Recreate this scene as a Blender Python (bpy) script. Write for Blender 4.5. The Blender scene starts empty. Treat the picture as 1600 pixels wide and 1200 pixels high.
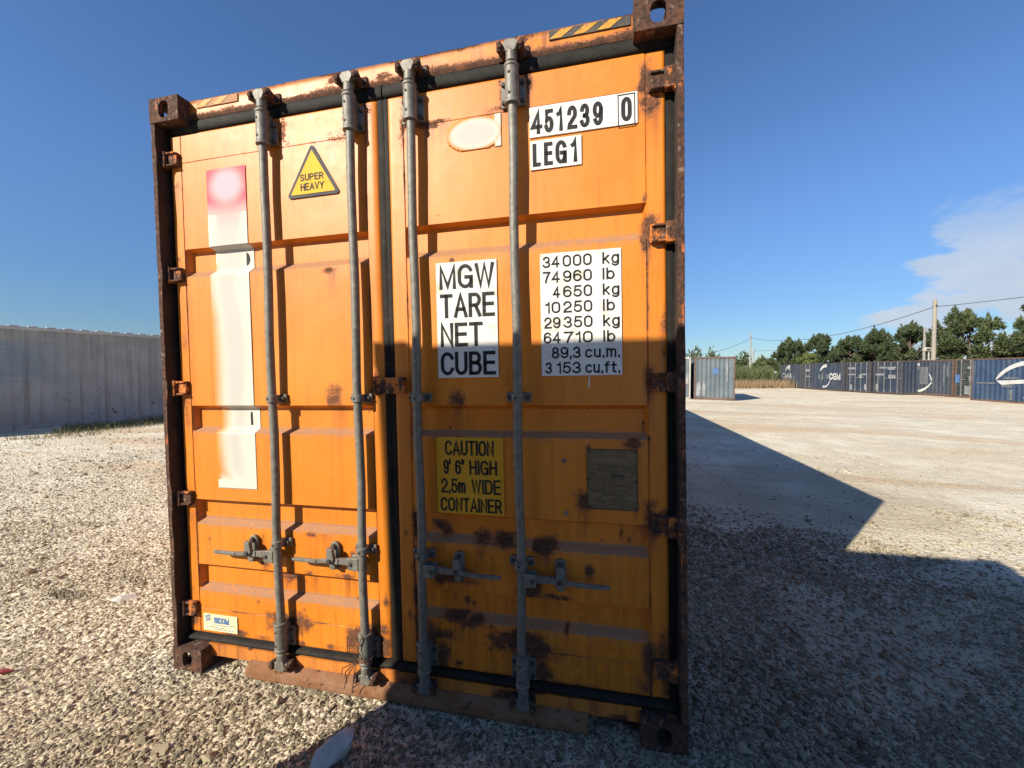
import bpy, bmesh, math, random
import numpy as np
from mathutils import Vector, Matrix, Euler

S = bpy.context.scene
COL = S.collection
rng = np.random.default_rng(7)
random.seed(7)
R = math.radians

# ------------------------------------------------------------------ camera
CAM = Vector((2.1904, -1.6485, 1.5076)); YAW, PITCH = .2174, -.030
cd = bpy.data.cameras.new("camera"); cam = bpy.data.objects.new("camera", cd); COL.objects.link(cam)
cd.sensor_width = 36.0; cd.lens = 36.0 * 640 / 1600; cd.clip_start = .02; cd.clip_end = 6000
cam.location = CAM; cam.rotation_euler = (math.pi / 2 + PITCH, 0, YAW)
S.camera = cam
S.render.resolution_x, S.render.resolution_y = 1024, 768

# ------------------------------------------------------------------ light
SUNV = Vector((-.517, -.687, .511)).normalized()      # towards the sun
ELEV = math.asin(SUNV.z); AZ = math.atan2(SUNV.x, SUNV.y)
sd = bpy.data.lights.new("sun", 'SUN'); sd.energy = 5.0; sd.angle = R(.5); sd.color = (1, .925, .77)
sun = bpy.data.objects.new("sun", sd); COL.objects.link(sun); sun.location = (-20, -25, 20)
sun.rotation_euler = SUNV.to_track_quat('Z', 'Y').to_euler()
SKY = .092
S.view_settings.view_transform = 'Standard'; S.view_settings.look = 'None'
S.view_settings.exposure = .64; S.view_settings.gamma = 1.0; S.view_settings.use_curve_mapping = False

W = bpy.data.worlds.new("World"); S.world = W; W.use_nodes = True


class NT:
    """small node-tree writer"""
    def __init__(self, tree):
        self.t = tree; self.n = tree.nodes; self.l = tree.links
    def add(self, typ, ins=None, **props):
        n = self.n.new(typ)
        for k, v in props.items(): setattr(n, k, v)
        for k, v in (ins or {}).items():
            s = n.inputs[k]
            if isinstance(v, bpy.types.NodeSocket): self.l.new(v, s)
            else:
                if s.type == 'RGBA' and hasattr(v, '__len__') and len(v) == 3: v = (*v, 1)
                s.default_value = v
        return n
    def math(self, op, a, b=0., c=None, clamp=False):
        i = {0: a, 1: b}
        if c is not None: i[2] = c
        return self.add('ShaderNodeMath', i, operation=op, use_clamp=clamp).outputs[0]
    def noise(self, vec, scale, detail=4., rough=.55, dim='3D', dist=0.):
        return self.add('ShaderNodeTexNoise', {'Vector': vec, 'Scale': scale, 'Detail': detail, 'Roughness': rough, 'Distortion': dist}, noise_dimensions=dim).outputs[0]
    def step(self, v, lo, hi):
        return self.add('ShaderNodeMapRange', {'Value': v, 'From Min': lo, 'From Max': hi}, interpolation_type='SMOOTHSTEP').outputs[0]
    def mix(self, f, a, b):
        n = self.add('ShaderNodeMix', data_type='RGBA')
        for idx, v in ((0, f), (6, a), (7, b)):
            s = n.inputs[idx]
            if isinstance(v, bpy.types.NodeSocket): self.l.new(v, s)
            elif idx == 0: s.default_value = v
            else: s.default_value = (*v, 1) if len(v) == 3 else v
        return n.outputs[2]
    def attr(self, name, typ='GEOMETRY', out='Fac'):
        return self.add('ShaderNodeAttribute', attribute_name=name, attribute_type=typ).outputs[out]
    def scalevec(self, vec, s):
        return self.add('ShaderNodeMapping', {'Vector': vec, 'Scale': s}).outputs[0]


def world():
    w = NT(W.node_tree); w.n.clear()
    out = w.add('ShaderNodeOutputWorld'); bg = w.add('ShaderNodeBackground')
    sky = w.add('ShaderNodeTexSky', sky_type='NISHITA', sun_disc=False, sun_elevation=ELEV, sun_rotation=AZ,
                air_density=1.0, dust_density=.0, ozone_density=1.9, altitude=50)
    tc = w.add('ShaderNodeTexCoord'); d = tc.outputs['Generated']
    # a bank of thin cloud low over the right of the yard, a few wisps beside it
    c = Vector((1.06, 1.215, .19)).normalized()
    dot = w.add('ShaderNodeVectorMath', {0: d, 1: c}, operation='DOT_PRODUCT').outputs['Value']
    near = w.step(dot, .966, .994)
    sep = w.add('ShaderNodeSeparateXYZ', {0: d})
    low = w.math('MULTIPLY', w.step(sep.outputs[2], .33, .15), w.step(sep.outputs[2], -.01, .05))
    st = w.scalevec(d, (1, 1, 2.4))
    n1 = w.noise(st, 5.5, 9., .58, dist=.2)
    f = w.math('MULTIPLY', w.step(w.math('ADD', n1, w.math('MULTIPLY', near, .20)), .61, .71), low)
    f = w.math('MULTIPLY', w.math('MULTIPLY', f, w.step(near, .0, .35)), .85)
    n2 = w.noise(st, 9., 5., .6)
    cc = w.mix(n2, (3.3, 3.9, 4.7), (5.0, 5.4, 6.0))
    hs = w.add('ShaderNodeVectorMath', {0: sky.outputs[0], 1: (.60, .80, 1.06)}, operation='MULTIPLY')
    lowk = w.math('ADD', .60, w.math('MULTIPLY', w.step(sep.outputs[2], -.02, .42), .40))
    hs2 = w.add('ShaderNodeVectorMath', {0: hs.outputs[0], 'Scale': lowk}, operation='SCALE')
    col = w.mix(f, hs2.outputs[0], cc)
    w.l.new(col, bg.inputs[0]); bg.inputs[1].default_value = SKY
    w.l.new(bg.outputs[0], out.inputs[0])
world()

# ------------------------------------------------------------------ numpy noise
def _hash(i, j, k):
    h = (i.astype(np.int64) * 374761393 + j.astype(np.int64) * 668265263 + k.astype(np.int64) * 2147483647) & 0xffffffff
    h = ((h ^ (h >> 13)) * 1274126177) & 0xffffffff
    return ((h ^ (h >> 16)) & 0xffff) / 65535.0
def vnoise(p):
    p = np.asarray(p, float); f = np.floor(p); t = p - f; t = t * t * (3 - 2 * t); f = f.astype(np.int64)
    x, y, z = f[..., 0], f[..., 1], f[..., 2]; u, v, w = t[..., 0], t[..., 1], t[..., 2]; r = 0
    for a in (0, 1):
        for b in (0, 1):
            for c in (0, 1):
                r = r + _hash(x + a, y + b, z + c) * (u if a else 1 - u) * (v if b else 1 - v) * (w if c else 1 - w)
    return r
def fbm(p, o=4):
    p = np.asarray(p, float); s = 0; a = .5; n = 0
    for k in range(o):
        s = s + a * vnoise(p * 2 ** k + 17.3 * k); n += a; a *= .55
    return s / n
def sst(v, lo, hi):
    t = np.clip((v - lo) / (hi - lo), 0, 1); return t * t * (3 - 2 * t)

# ------------------------------------------------------------------ object helpers
def link(o, parent=None):
    COL.objects.link(o)
    if parent is not None: o.parent = parent
    return o
def tag(o, label=None, cat=None, group=None, kind=None):
    for k, v in (('label', label), ('category', cat), ('group', group), ('kind', kind)):
        if v: o[k] = v
    return o
def empty(name, loc=(0, 0, 0), rz=0.):
    o = bpy.data.objects.new(name, None); o.location = loc; o.rotation_euler = (0, 0, rz); o.empty_display_size = .2
    return link(o)
def np_mesh(name, V, F, mats, parent=None, attrs=None, smooth=False, midx=None):
    """F: (n,k) int array or list of index lists"""
    me = bpy.data.meshes.new(name); V = np.asarray(V, np.float32)
    if isinstance(F, np.ndarray):
        k = F.shape[1]; me.vertices.add(len(V)); me.vertices.foreach_set('co', V.ravel())
        me.loops.add(F.size); me.loops.foreach_set('vertex_index', F.astype(np.int32).ravel())
        me.polygons.add(len(F)); me.polygons.foreach_set('loop_start', np.arange(0, F.size, k, dtype=np.int32))
        me.update(calc_edges=True); me.validate()
    else:
        me.from_pydata([tuple(map(float, v)) for v in V], [], F); me.update()
    for m in (mats if isinstance(mats, (list, tuple)) else [mats]): me.materials.append(m)
    if midx is not None: me.polygons.foreach_set('material_index', np.asarray(midx, np.int32))
    for an, av in (attrs or {}).items():
        a = me.attributes.new(an, 'FLOAT', 'POINT'); a.data.foreach_set('value', np.asarray(av, np.float32).ravel())
    if smooth: me.polygons.foreach_set('use_smooth', np.ones(len(me.polygons), bool))
    return link(bpy.data.objects.new(name, me), parent)

def _arc(cx, cz, rx, rz, a0, a1):
    n = max(4, int(abs(a1 - a0) / 15)); return [(cx + rx * math.cos(R(a0 + (a1 - a0) * k / n)), cz + rz * math.sin(R(a0 + (a1 - a0) * k / n))) for k in range(n + 1)]
_O = lambda w: [_arc(w / 2, 1 - w / 2, w / 2, w / 2, 180, 0) + _arc(w / 2, w / 2, w / 2, w / 2, 0, -180) + [(0, 1 - w / 2)]]
_C = _arc(.33, .66, .33, .34, 22, 180) + _arc(.33, .34, .33, .34, 180, 338)
_P = [(0, 0), (0, 1), (.32, 1)] + _arc(.32, .74, .27, .26, 90, -90) + [(0, .48)]
_6 = [[(0, .31), (0, .62)] + _arc(.29, .69, .29, .31, 180, 25), _arc(.3, .31, .3, .31, 0, 360)]
FONT = {'0': _O(.58), 'O': _O(.70), '1': [[(0, .78), (.15, .83), (.24, 1), (.24, 0)]], '2': [_arc(.29, .70, .29, .30, 175, -35) + [(.05, .17), (0, 0), (.6, 0)]],
 '3': [_arc(.28, .74, .26, .26, 165, -90), _arc(.28, .25, .30, .25, 90, -165)], '4': [[(.45, 0), (.45, 1), (0, .27), (.62, .27)]], '5': [[(.55, 1), (.10, 1), (.04, .50)] + _arc(.29, .32, .30, .32, 140, -160)],
 '6': _6, '9': [[(.6 - x, 1 - z) for x, z in l] for l in _6], '7': [[(0, 1), (.58, 1), (.33, .5), (.20, 0)]], '8': [_arc(.3, .76, .24, .24, 0, 360), _arc(.3, .26, .29, .26, 0, 360)],
 'A': [[(0, 0), (.34, 1), (.68, 0)], [(.12, .32), (.56, .32)]], 'B': [[(0, 0), (0, 1), (.32, 1)] + _arc(.32, .76, .24, .24, 90, -90) + [(0, .52)], [(.30, .52)] + _arc(.34, .26, .27, .26, 90, -90) + [(0, 0)]],
 'C': [_C], 'D': [[(0, 0), (0, 1), (.28, 1)] + _arc(.28, .62, .36, .38, 90, 0) + _arc(.28, .38, .36, .38, 0, -90) + [(0, 0)]], 'E': [[(.56, 1), (0, 1), (0, 0), (.58, 0)], [(0, .52), (.52, .52)]],
 'F': [[(.54, 1), (0, 1), (0, 0)], [(0, .50), (.48, .50)]], 'G': [_arc(.33, .66, .33, .34, 25, 180) + _arc(.33, .34, .33, .34, 180, 350) + [(.66, .46), (.38, .46)], [(.66, .40), (.66, 0)]],
 'H': [[(0, 0), (0, 1)], [(.6, 0), (.6, 1)], [(0, .52), (.6, .52)]], 'I': [[(0, 0), (0, 1)]], 'L': [[(0, 1), (0, 0), (.52, 0)]], 'M': [[(0, 0), (0, 1), (.38, .05), (.76, 1), (.76, 0)]],
 'N': [[(0, 0), (0, 1), (.6, 0), (.6, 1)]], 'P': [_P], 'R': [_P, [(.34, .48), (.60, 0)]], 'S': [_arc(.29, .745, .27, .255, 20, 262) + _arc(.30, .25, .29, .25, 80, -160)],
 'T': [[(0, 1), (.62, 1)], [(.31, 1), (.31, 0)]], 'U': [[(0, 1), (0, .31)] + _arc(.3, .31, .3, .31, 180, 360) + [(.6, 1)]], 'V': [[(0, 1), (.32, 0), (.64, 1)]],
 'W': [[(0, 1), (.22, 0), (.44, 1), (.66, 0), (.88, 1)]], 'Y': [[(0, 1), (.32, .45), (.64, 1)], [(.32, .45), (.32, 0)]],
 'k': [[(0, 0), (0, 1)], [(.42, .72), (0, .27)], [(.15, .43), (.45, 0)]], 'g': [_arc(.25, .36, .25, .36, 0, 360), [(.5, .74), (.5, -.06)] + _arc(.25, -.06, .25, .20, 0, -155)], 'l': [[(0, 0), (0, 1)]],
 'b': [[(0, 1), (0, 0)], _arc(.26, .36, .26, .36, 0, 360)], 'c': [_arc(.25, .36, .25, .36, 40, 320)], 'u': [[(0, .72), (0, .22)] + _arc(.21, .22, .21, .22, 180, 360), [(.42, .72), (.42, 0)]],
 'm': [[(0, .74), (0, 0)], [(0, .48)] + _arc(.17, .5, .17, .23, 180, 0) + [(.34, 0)], [(.34, .48)] + _arc(.51, .5, .17, .23, 180, 0) + [(.68, 0)]], 'f': [[(.1, 0), (.1, .82)] + _arc(.26, .82, .16, .17, 180, 80), [(0, .70), (.3, .70)]],
 't': [[(.12, .95), (.12, .14)] + _arc(.26, .14, .14, .14, 180, 285), [(0, .70), (.32, .70)]], '.': [[(0, -.07), (0, .07)]], ',': [[(.04, .07), (.04, -.04), (0, -.17)]],
 '’': [[(.05, 1.05), (.05, .92), (0, .78)]], '”': [[(.05, 1.05), (.05, .92), (0, .78)], [(.20, 1.05), (.20, .92), (.15, .78)]]}
def strokes(s, x0, x1, zb, cap, wt):
    """letters as pen strokes of width wt, fitted between x0 and x1 with cap height cap"""
    lines = []; x = 0
    for ch in s:
        if ch == ' ': x += .42; continue
        g = FONT[ch]; w = max(p[0] for l in g for p in l); lines += [[(x + p[0], p[1]) for p in l] for l in g]; x += w + (.32 if cap < .02 else .30)
    a = min(p[0] for l in lines for p in l); b = max(p[0] for l in lines for p in l); k = (x1 - x0 - wt) / max(b - a, 1e-6) if b > a else 1
    V, F = [], []
    for l in lines:
        P = [np.array((x0 + wt / 2 + (p[0] - a) * k if b > a else (x0 + x1) / 2, zb + wt / 2 + p[1] * (cap - wt))) for p in l]
        P = [P[0]] + [q for k_, q in enumerate(P[1:]) if np.linalg.norm(q - P[k_]) > 1e-7]
        closed = np.linalg.norm(P[0] - P[-1]) < 1e-6; n = len(P)
        if closed: P = P[:-1]; n -= 1
        b0 = len(V)
        for i in range(n):
            p0 = P[i - 1] if (i or closed) else None; p1 = P[(i + 1) % n] if (i < n - 1 or closed) else None
            d0 = (P[i] - p0) / np.linalg.norm(P[i] - p0) if p0 is not None else None; d1 = (p1 - P[i]) / np.linalg.norm(p1 - P[i]) if p1 is not None else None
            if d0 is None: d0 = d1
            if d1 is None: d1 = d0
            m = d0 + d1; m = m / max(np.linalg.norm(m), 1e-6); nn = np.array((-m[1], m[0])); c = max(.45, float(nn @ np.array((-d0[1], d0[0]))))
            o = nn * wt / 2 / c; q = P[i].copy()
            if not closed and i == 0: q = q - d1 * wt * .5
            if not closed and i == n - 1: q = q + d0 * wt * .5
            V += [q + o, q - o]
        for i in range(n if closed else n - 1):
            j = (i + 1) % n; F.append((b0 + 2 * i, b0 + 2 * i + 1, b0 + 2 * j + 1, b0 + 2 * j))
    return np.array(V), F

class MB:
    """collects shapes, then links them as ONE mesh object"""
    def __init__(self): self.v = []; self.f = []; self.m = []
    def add(self, V, F, m=0):
        b = len(self.v); self.v += [tuple(map(float, q)) for q in V]
        self.f += [[b + i for i in q] for q in F]; self.m += [m] * len(F); return self
    def box(self, a, b, m=0, rot=None, piv=None):
        (x0, y0, z0), (x1, y1, z1) = a, b
        V = [(x, y, z) for x in (x0, x1) for y in (y0, y1) for z in (z0, z1)]
        if rot is not None:
            piv = Vector(piv or ((x0 + x1) / 2, (y0 + y1) / 2, (z0 + z1) / 2))
            V = [tuple(rot @ (Vector(q) - piv) + piv) for q in V]
        return self.add(V, [(0, 1, 3, 2), (4, 6, 7, 5), (0, 4, 5, 1), (2, 3, 7, 6), (0, 2, 6, 4), (1, 5, 7, 3)], m)
    def tube(self, pts, rad, n=12, m=0, caps=True):
        pts = [Vector(p) for p in pts]; rad = rad if hasattr(rad, '__len__') else [rad] * len(pts); V = []; F = []
        for i, p in enumerate(pts):
            t = (pts[min(i + 1, len(pts) - 1)] - pts[max(i - 1, 0)]).normalized()
            a = t.orthogonal().normalized() if i == 0 else (a - t * a.dot(t)).normalized()
            b = t.cross(a)
            V += [p + rad[i] * (math.cos(2 * math.pi * k / n) * a + math.sin(2 * math.pi * k / n) * b) for k in range(n)]
        for i in range(len(pts) - 1):
            for k in range(n):
                F.append((i * n + k, i * n + (k + 1) % n, (i + 1) * n + (k + 1) % n, (i + 1) * n + k))
        if caps: F += [tuple(reversed(range(n))), tuple((len(pts) - 1) * n + k for k in range(n))]
        return self.add(V, F, m)
    def prism(self, poly, y0, y1, m=0):
        """outline in x,z pushed from y0 (front) to y1"""
        n = len(poly); V = [(x, y0, z) for x, z in poly] + [(x, y1, z) for x, z in poly]
        return self.add(V, [tuple(range(n)), tuple(reversed(range(n, 2 * n)))] + [(i, n + i, n + (i + 1) % n, (i + 1) % n) for i in range(n)], m)
    def text(self, s, x0, x1, zb, cap, y, wt=.13, m=0):
        V, F = strokes(s, x0, x1, zb, cap, wt * cap); return self.add(np.stack([V[:, 0], np.full(len(V), y), V[:, 1]], 1), F, m)
    def build(self, name, mats, parent=None, bevel=0., smooth=0., seg=2, fix=True):
        me = bpy.data.meshes.new(name); me.from_pydata(self.v, [], self.f)
        for q in (mats if isinstance(mats, (list, tuple)) else [mats]): me.materials.append(q)
        me.polygons.foreach_set('material_index', np.asarray(self.m, np.int32))
        if fix:
            bm = bmesh.new(); bm.from_mesh(me); bmesh.ops.recalc_face_normals(bm, faces=bm.faces); bm.to_mesh(me); bm.free()
        o = link(bpy.data.objects.new(name, me), parent)
        if smooth:
            me.polygons.foreach_set('use_smooth', np.ones(len(me.polygons), bool)); me.set_sharp_from_angle(angle=R(smooth))
        if bevel:
            b = o.modifiers.new('bevel', 'BEVEL'); b.width = bevel; b.segments = seg; b.limit_method = 'ANGLE'; b.angle_limit = R(40)
        return o

# ------------------------------------------------------------------ materials
MATS = {}
def material(name):
    m = bpy.data.materials.new(name); m.use_nodes = True; t = NT(m.node_tree); t.n.clear()
    out = t.add('ShaderNodeOutputMaterial'); p = t.add('ShaderNodeBsdfPrincipled'); t.l.new(p.outputs[0], out.inputs[0])
    co = t.add('ShaderNodeTexCoord').outputs['Object']; MATS[name] = m
    return m, t, p, co
def setp(t, p, **kw):
    for k, v in kw.items():
        k = k.replace('_', ' ')
        if isinstance(v, bpy.types.NodeSocket): t.l.new(v, p.inputs[k])
        else: p.inputs[k].default_value = (*v, 1) if hasattr(v, '__len__') and len(v) == 3 else v
def bump(t, p, h, strength, dist):
    b = t.add('ShaderNodeBump', {'Height': h, 'Strength': strength, 'Distance': dist}); t.l.new(b.outputs[0], p.inputs['Normal'])

RUST_D, RUST_M, RUST_L = (.036, .018, .012), (.105, .044, .024), (.20, .075, .028)
def rustcol(t, co, s=1.):
    a = t.noise(co, 60 * s, 5., .65); b = t.noise(co, 13 * s, 3., .6)
    c = t.mix(t.step(a, .38, .62), RUST_D, RUST_M)
    return t.mix(t.math('MULTIPLY', t.step(b, .52, .72), .6), c, RUST_L)

def orange_paint():
    m, t, p, co = material('orange_paint')
    rust, dust, streak = t.attr('rust'), t.attr('dust'), t.attr('streak')
    big = t.noise(co, 1.7, 5., .6); fine = t.noise(co, 150, 4., .75); mid = t.noise(co, 26, 5., .65)
    run = t.noise(t.scalevec(co, (42, 42, 1.6)), 1.0, 4., .6)
    base = t.mix(t.step(big, .3, .75), (.61, .180, .0085), (.70, .226, .018))
    base = t.mix(t.math('MULTIPLY', t.step(run, .44, .72), .40), base, (.50, .120, .009))
    grime = t.noise(t.scalevec(co, (9, 9, 1.1)), 1., 6., .7, dist=.6); base = t.mix(t.math('MULTIPLY', t.step(grime, .55, .80), .45), base, (.36, .098, .012))
    scr = t.step(t.noise(t.scalevec(co, (6, 6, 160)), 1., 3., .6, dist=1.2), .70, .74); base = t.mix(t.math('MULTIPLY', scr, t.step(mid, .5, .7)), base, (.78, .36, .10))
    base = t.mix(t.math('MULTIPLY', t.step(mid, .48, .74), .30), base, (.74, .265, .036))
    # washed rust running down, then dirt on the ledges, then scabs of rust
    s = t.math('MULTIPLY', streak, t.step(run, .30, .62))
    base = t.mix(t.math('MULTIPLY', s, .95, clamp=True), base, (.19, .050, .012))
    dn = t.math('MULTIPLY', dust, t.step(t.noise(t.scalevec(co, (70, 70, 18)), 1., 4., .6), .12, .55))
    base = t.mix(t.math('MULTIPLY', dn, .9, clamp=True), base, (.29, .165, .095))
    spots = t.step(t.noise(co, 17, 3., .5), .735, .765)
    r0 = t.math('ADD', rust, t.math('MULTIPLY', t.math('SUBTRACT', fine, .5), 1.5))
    r0 = t.math('ADD', r0, t.math('MULTIPLY', t.math('SUBTRACT', mid, .5), 1.2))
    halo = t.math('MULTIPLY', t.step(r0, .12, .60), .62)
    r1 = t.math('MAXIMUM', t.math('MULTIPLY', t.step(r0, .50, .84), .93), t.math('MULTIPLY', spots, .8))
    base = t.mix(halo, base, (.30, .085, .018))
    base = t.mix(r1, base, rustcol(t, co))
    rough = t.math('ADD', t.math('MULTIPLY', r1, .42), t.math('ADD', .40, t.math('MULTIPLY', mid, .16)))
    rough = t.math('ADD', rough, t.math('MULTIPLY', dn, .3), clamp=True)
    setp(t, p, Base_Color=base, Roughness=rough, Specular_IOR_Level=.46)
    h = t.math('ADD', t.math('MULTIPLY', r1, t.noise(co, 150, 4., .7)), t.math('MULTIPLY', t.noise(co, 5, 2., .5), 1.2))
    h = t.math('ADD', h, t.math('MULTIPLY', t.noise(co, 240, 2., .5), .10))
    bump(t, p, h, .55, .003)
    return m
OR = orange_paint()

def rusty_frame(name, paint, amount):
    m, t, p, co = material(name)
    a = t.noise(co, 7, 6., .7); b = t.noise(t.scalevec(co, (30, 30, 9)), 1., 5., .7)
    f = t.step(t.math('ADD', t.math('MULTIPLY', a, .6), t.math('MULTIPLY', b, .4)), amount, amount + .06)
    r = rustcol(t, co)
    r = t.mix(t.math('MULTIPLY', t.step(t.noise(co, 34, 4., .6), .56, .72), .75), r, (.30, .22, .17))
    setp(t, p, Base_Color=t.mix(f, r, paint), Roughness=t.math('SUBTRACT', .92, t.math('MULTIPLY', f, .3)))
    h = t.math('ADD', t.math('MULTIPLY', t.noise(co, 120, 5., .7), 1.), t.math('MULTIPLY', t.noise(co, 22, 4., .6), 1.4))
    bump(t, p, h, .8, .006)
    return m
FR = rusty_frame('rusted_steel', (.42, .105, .018), .56)
HG = rusty_frame('rusted_orange_steel', (.60, .165, .016), .50)
KP = rusty_frame('dark_rusted_keeper', (.20, .19, .17), .60)

def plain(name, c1, c2, scale=8., rough=.6, metal=0., bmp=.3, dist=.002, fine=90, spec=.5, stain=None):
    m, t, p, co = material(name)
    n = t.noise(co, scale, 6., .65)
    c = t.mix(t.step(n, .3, .7), c1, c2)
    if stain:
        c = t.mix(t.math('MULTIPLY', t.step(t.noise(co, scale * 2.3, 6., .7), .55, .68), stain[1]), c, stain[0])
    setp(t, p, Base_Color=c, Roughness=rough, Metallic=metal, Specular_IOR_Level=spec)
    bump(t, p, t.noise(co, fine, 4., .6), bmp, dist)
    return m
GALV = plain('galvanised_steel', (.135, .126, .106), (.225, .21, .178), 30, .58, .25, .4, .002, 160, stain=((.095, .055, .034), .75))
RUB = plain('grey_rubber', (.009, .0078, .0065), (.021, .0175, .0135), 14, .75, 0, .4, .002, 60, .25, stain=((.07, .048, .033), .35))
SILLP = plain('dusty_rusted_plate', (.20, .090, .040), (.255, .138, .082), 13, .9, 0, .6, .004, 70, .2, stain=((.075, .036, .022), .95))
WHITE = plain('white_vinyl', (.66, .64, .58), (.74, .72, .66), 5, .6, 0, .1, .001, 60, .25, stain=((.50, .40, .27), .55))
INK = plain('black_lettering', (.012, .012, .014), (.026, .026, .028), 26, .6, 0, .1, .001, spec=.2, stain=((.12, .115, .10), .25))
YEL = plain('yellow_vinyl', (.68, .37, .010), (.76, .42, .016), 4, .6, 0, .1, .001, 60, .2, stain=((.50, .26, .02), .5))
YELD = plain('yellow_caution_vinyl', (.60, .285, .008), (.68, .33, .010), 4, .5, 0, .1, .001, 60, stain=((.42, .20, .02), .5))
GREYB = plain('grey_border', (.05, .05, .055), (.075, .075, .075), 10, .65, spec=.2)
PLATE = plain('olive_data_plate', (.18, .122, .060), (.23, .158, .082), 20, .5, .4, .2, .001, stain=((.16, .11, .06), .6))
EMB = plain('stamped_text', (.045, .038, .024), (.07, .06, .038), 20, .6)
CREAM = plain('cream_sticker', (.72, .60, .34), (.78, .68, .44), 20, .5, stain=((.45, .30, .14), .5))
BLUEI = plain('blue_ink', (.07, .16, .33), (.10, .20, .38), 20, .5)
HAZY = plain('hazard_yellow', (.46, .20, .012), (.58, .29, .02), 26, .6, stain=((.16, .07, .02), .95))
HAZK = plain('hazard_black', (.026, .025, .024), (.065, .055, .042), 22, .65, stain=((.22, .095, .03), .85))
SHELL = plain('orange_wall_paint', (.62, .18, .010), (.72, .23, .016), 2.0, .5, 0, .3, .003, 30, stain=((.12, .045, .02), .7))
CHALK = plain('chalk_scribble', (.84, .50, .22), (.88, .60, .34), 30, .8)
BLACKHOLE = plain('dark_bolt', (.035, .03, .027), (.07, .055, .045), 40, .7)

POST_SHADE = plain('black_grime', (.014, .011, .009), (.045, .026, .018), 9, .85)  # near-black colour standing in for shade inside the corner posts
def decal_fade(name, kind):
    """old stickers bleached and worn thin: what is left of them fades into the orange paint"""
    m, t, p, co = material(name)
    f, red, g = t.attr('fade'), t.attr('red'), t.attr('grey')
    o = t.mix(t.step(t.noise(co, 1.7, 5., .6), .3, .75), (.61, .180, .0085), (.70, .226, .018))
    w = t.mix(t.noise(co, 6, 3., .5), (.57, .535, .455), (.62, .58, .495))
    w = t.mix(g, w, (.48, .455, .41))
    w = t.mix(t.attr('cool'), w, (.47, .43, .50))
    w = t.mix(red, w, (.70, .085, .12))
    setp(t, p, Base_Color=t.mix(f, o, w), Roughness=.6, Specular_IOR_Level=.25)
    bump(t, p, t.noise(co, 60, 3., .5), .1, .001)
    return m
STRIP = decal_fade('worn_sticker', 0)

# ------------------------------------------------------------------ terrain height
def gz(x, y):
    x = np.asarray(x, float); y = np.asarray(y, float)
    base = .0185 * np.clip(x, -.35, 2.85) - .036
    far = np.where(x > 2, -.25, -.12); far = far + (x > -6) * (x < 2) * 0
    far = -.12 + (-.25 + .12) * sst(x, -4, 12)
    dx = np.maximum(np.maximum(-.3 - x, x - 2.8), 0); dy = np.maximum(np.maximum(-1.2 - y, y - 13.9), 0)
    k = sst(np.hypot(dx, dy), .3, 17)
    z = base * (1 - k) + far * k
    z = z + .016 * (fbm(np.stack([x * .9, y * .9, 0 * x], -1), 3) - .5) + .05 * (fbm(np.stack([x * .13, y * .13, 0 * x + 5], -1), 3) - .5) * sst(np.hypot(dx, dy), 1, 9)
    return z

# ------------------------------------------------------------------ the orange container
RC = Matrix(((.99983, -.00061, -.01854, .02733), (.00053, .99999, -.0041, .005), (.01854, .00409, .99982, -.0336), (0, 0, 0, 1)))
BOX = empty('cargo_container'); BOX.matrix_world = RC
tag(BOX, 'large rusty orange cargo container with closed doors and four locking bars', 'container')
WD, HT, LN = 2.5, 2.896, 13.716

def hole_box(mb, lo, hi, axes, wall=.028):
    """casting: a hollow block; each (axis, side) in axes has an oval hole"""
    lo = np.array(lo); hi = np.array(hi)
    ilo, ihi = lo + wall, hi - wall
    for ax in range(3):
        for sd in (0, 1):
            u, v = [k for k in range(3) if k != ax]
            has = axes.get((ax, sd))
            co = (hi if sd else lo)[ax]; ci = (ihi if sd else ilo)[ax]
            def P(a, b, c):
                q = [0, 0, 0]; q[ax] = c; q[u] = a; q[v] = b; return q
            if not has:
                mb.add([P(lo[u], lo[v], co), P(hi[u], lo[v], co), P(hi[u], hi[v], co), P(lo[u], hi[v], co)], [(0, 1, 2, 3)])
                mb.add([P(ilo[u], ilo[v], ci), P(ihi[u], ilo[v], ci), P(ihi[u], ihi[v], ci), P(ilo[u], ihi[v], ci)], [(0, 1, 2, 3)])
                continue
            hu, hv = has[0] / 2, has[1] / 2; cu = (lo[u] + hi[u]) / 2 + (has[2] if len(has) > 2 else 0); cv = (lo[v] + hi[v]) / 2
            rr = min(hu, hv) * .95; ring = []
            for k in range(24):
                a = 2 * math.pi * k / 24; c, s_ = math.cos(a), math.sin(a)
                ring.append((cu + (hu - rr) * np.sign(c) * (abs(c) > 1e-6) + rr * c, cv + (hv - rr) * np.sign(s_) * (abs(s_) > 1e-6) + rr * s_))
            for (L, H_, c) in ((lo, hi, co), (ilo, ihi, ci)):
                outer = []
                for a, b in ring:
                    da, db = a - cu, b - cv
                    tt = min(((H_[u] - cu) / da if da > 1e-9 else 1e9), ((L[u] - cu) / da if da < -1e-9 else 1e9), ((H_[v] - cv) / db if db > 1e-9 else 1e9), ((L[v] - cv) / db if db < -1e-9 else 1e9))
                    outer.append((cu + da * tt, cv + db * tt))
                for cor in ((L[u], L[v]), (H_[u], L[v]), (H_[u], H_[v]), (L[u], H_[v])):
                    i = min(range(24), key=lambda q: (outer[q][0] - cor[0]) ** 2 + (outer[q][1] - cor[1]) ** 2); outer[i] = cor
                V = [P(a, b, c) for a, b in ring] + [P(a, b, c) for a, b in outer]
                mb.add(V, [(k, (k + 1) % 24, 24 + (k + 1) % 24, 24 + k) for k in range(24)])
            mb.add([P(a, b, co) for a, b in ring] + [P(a, b, ci) for a, b in ring], [(k, (k + 1) % 24, 24 + (k + 1) % 24, 24 + k) for k in range(24)])

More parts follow.
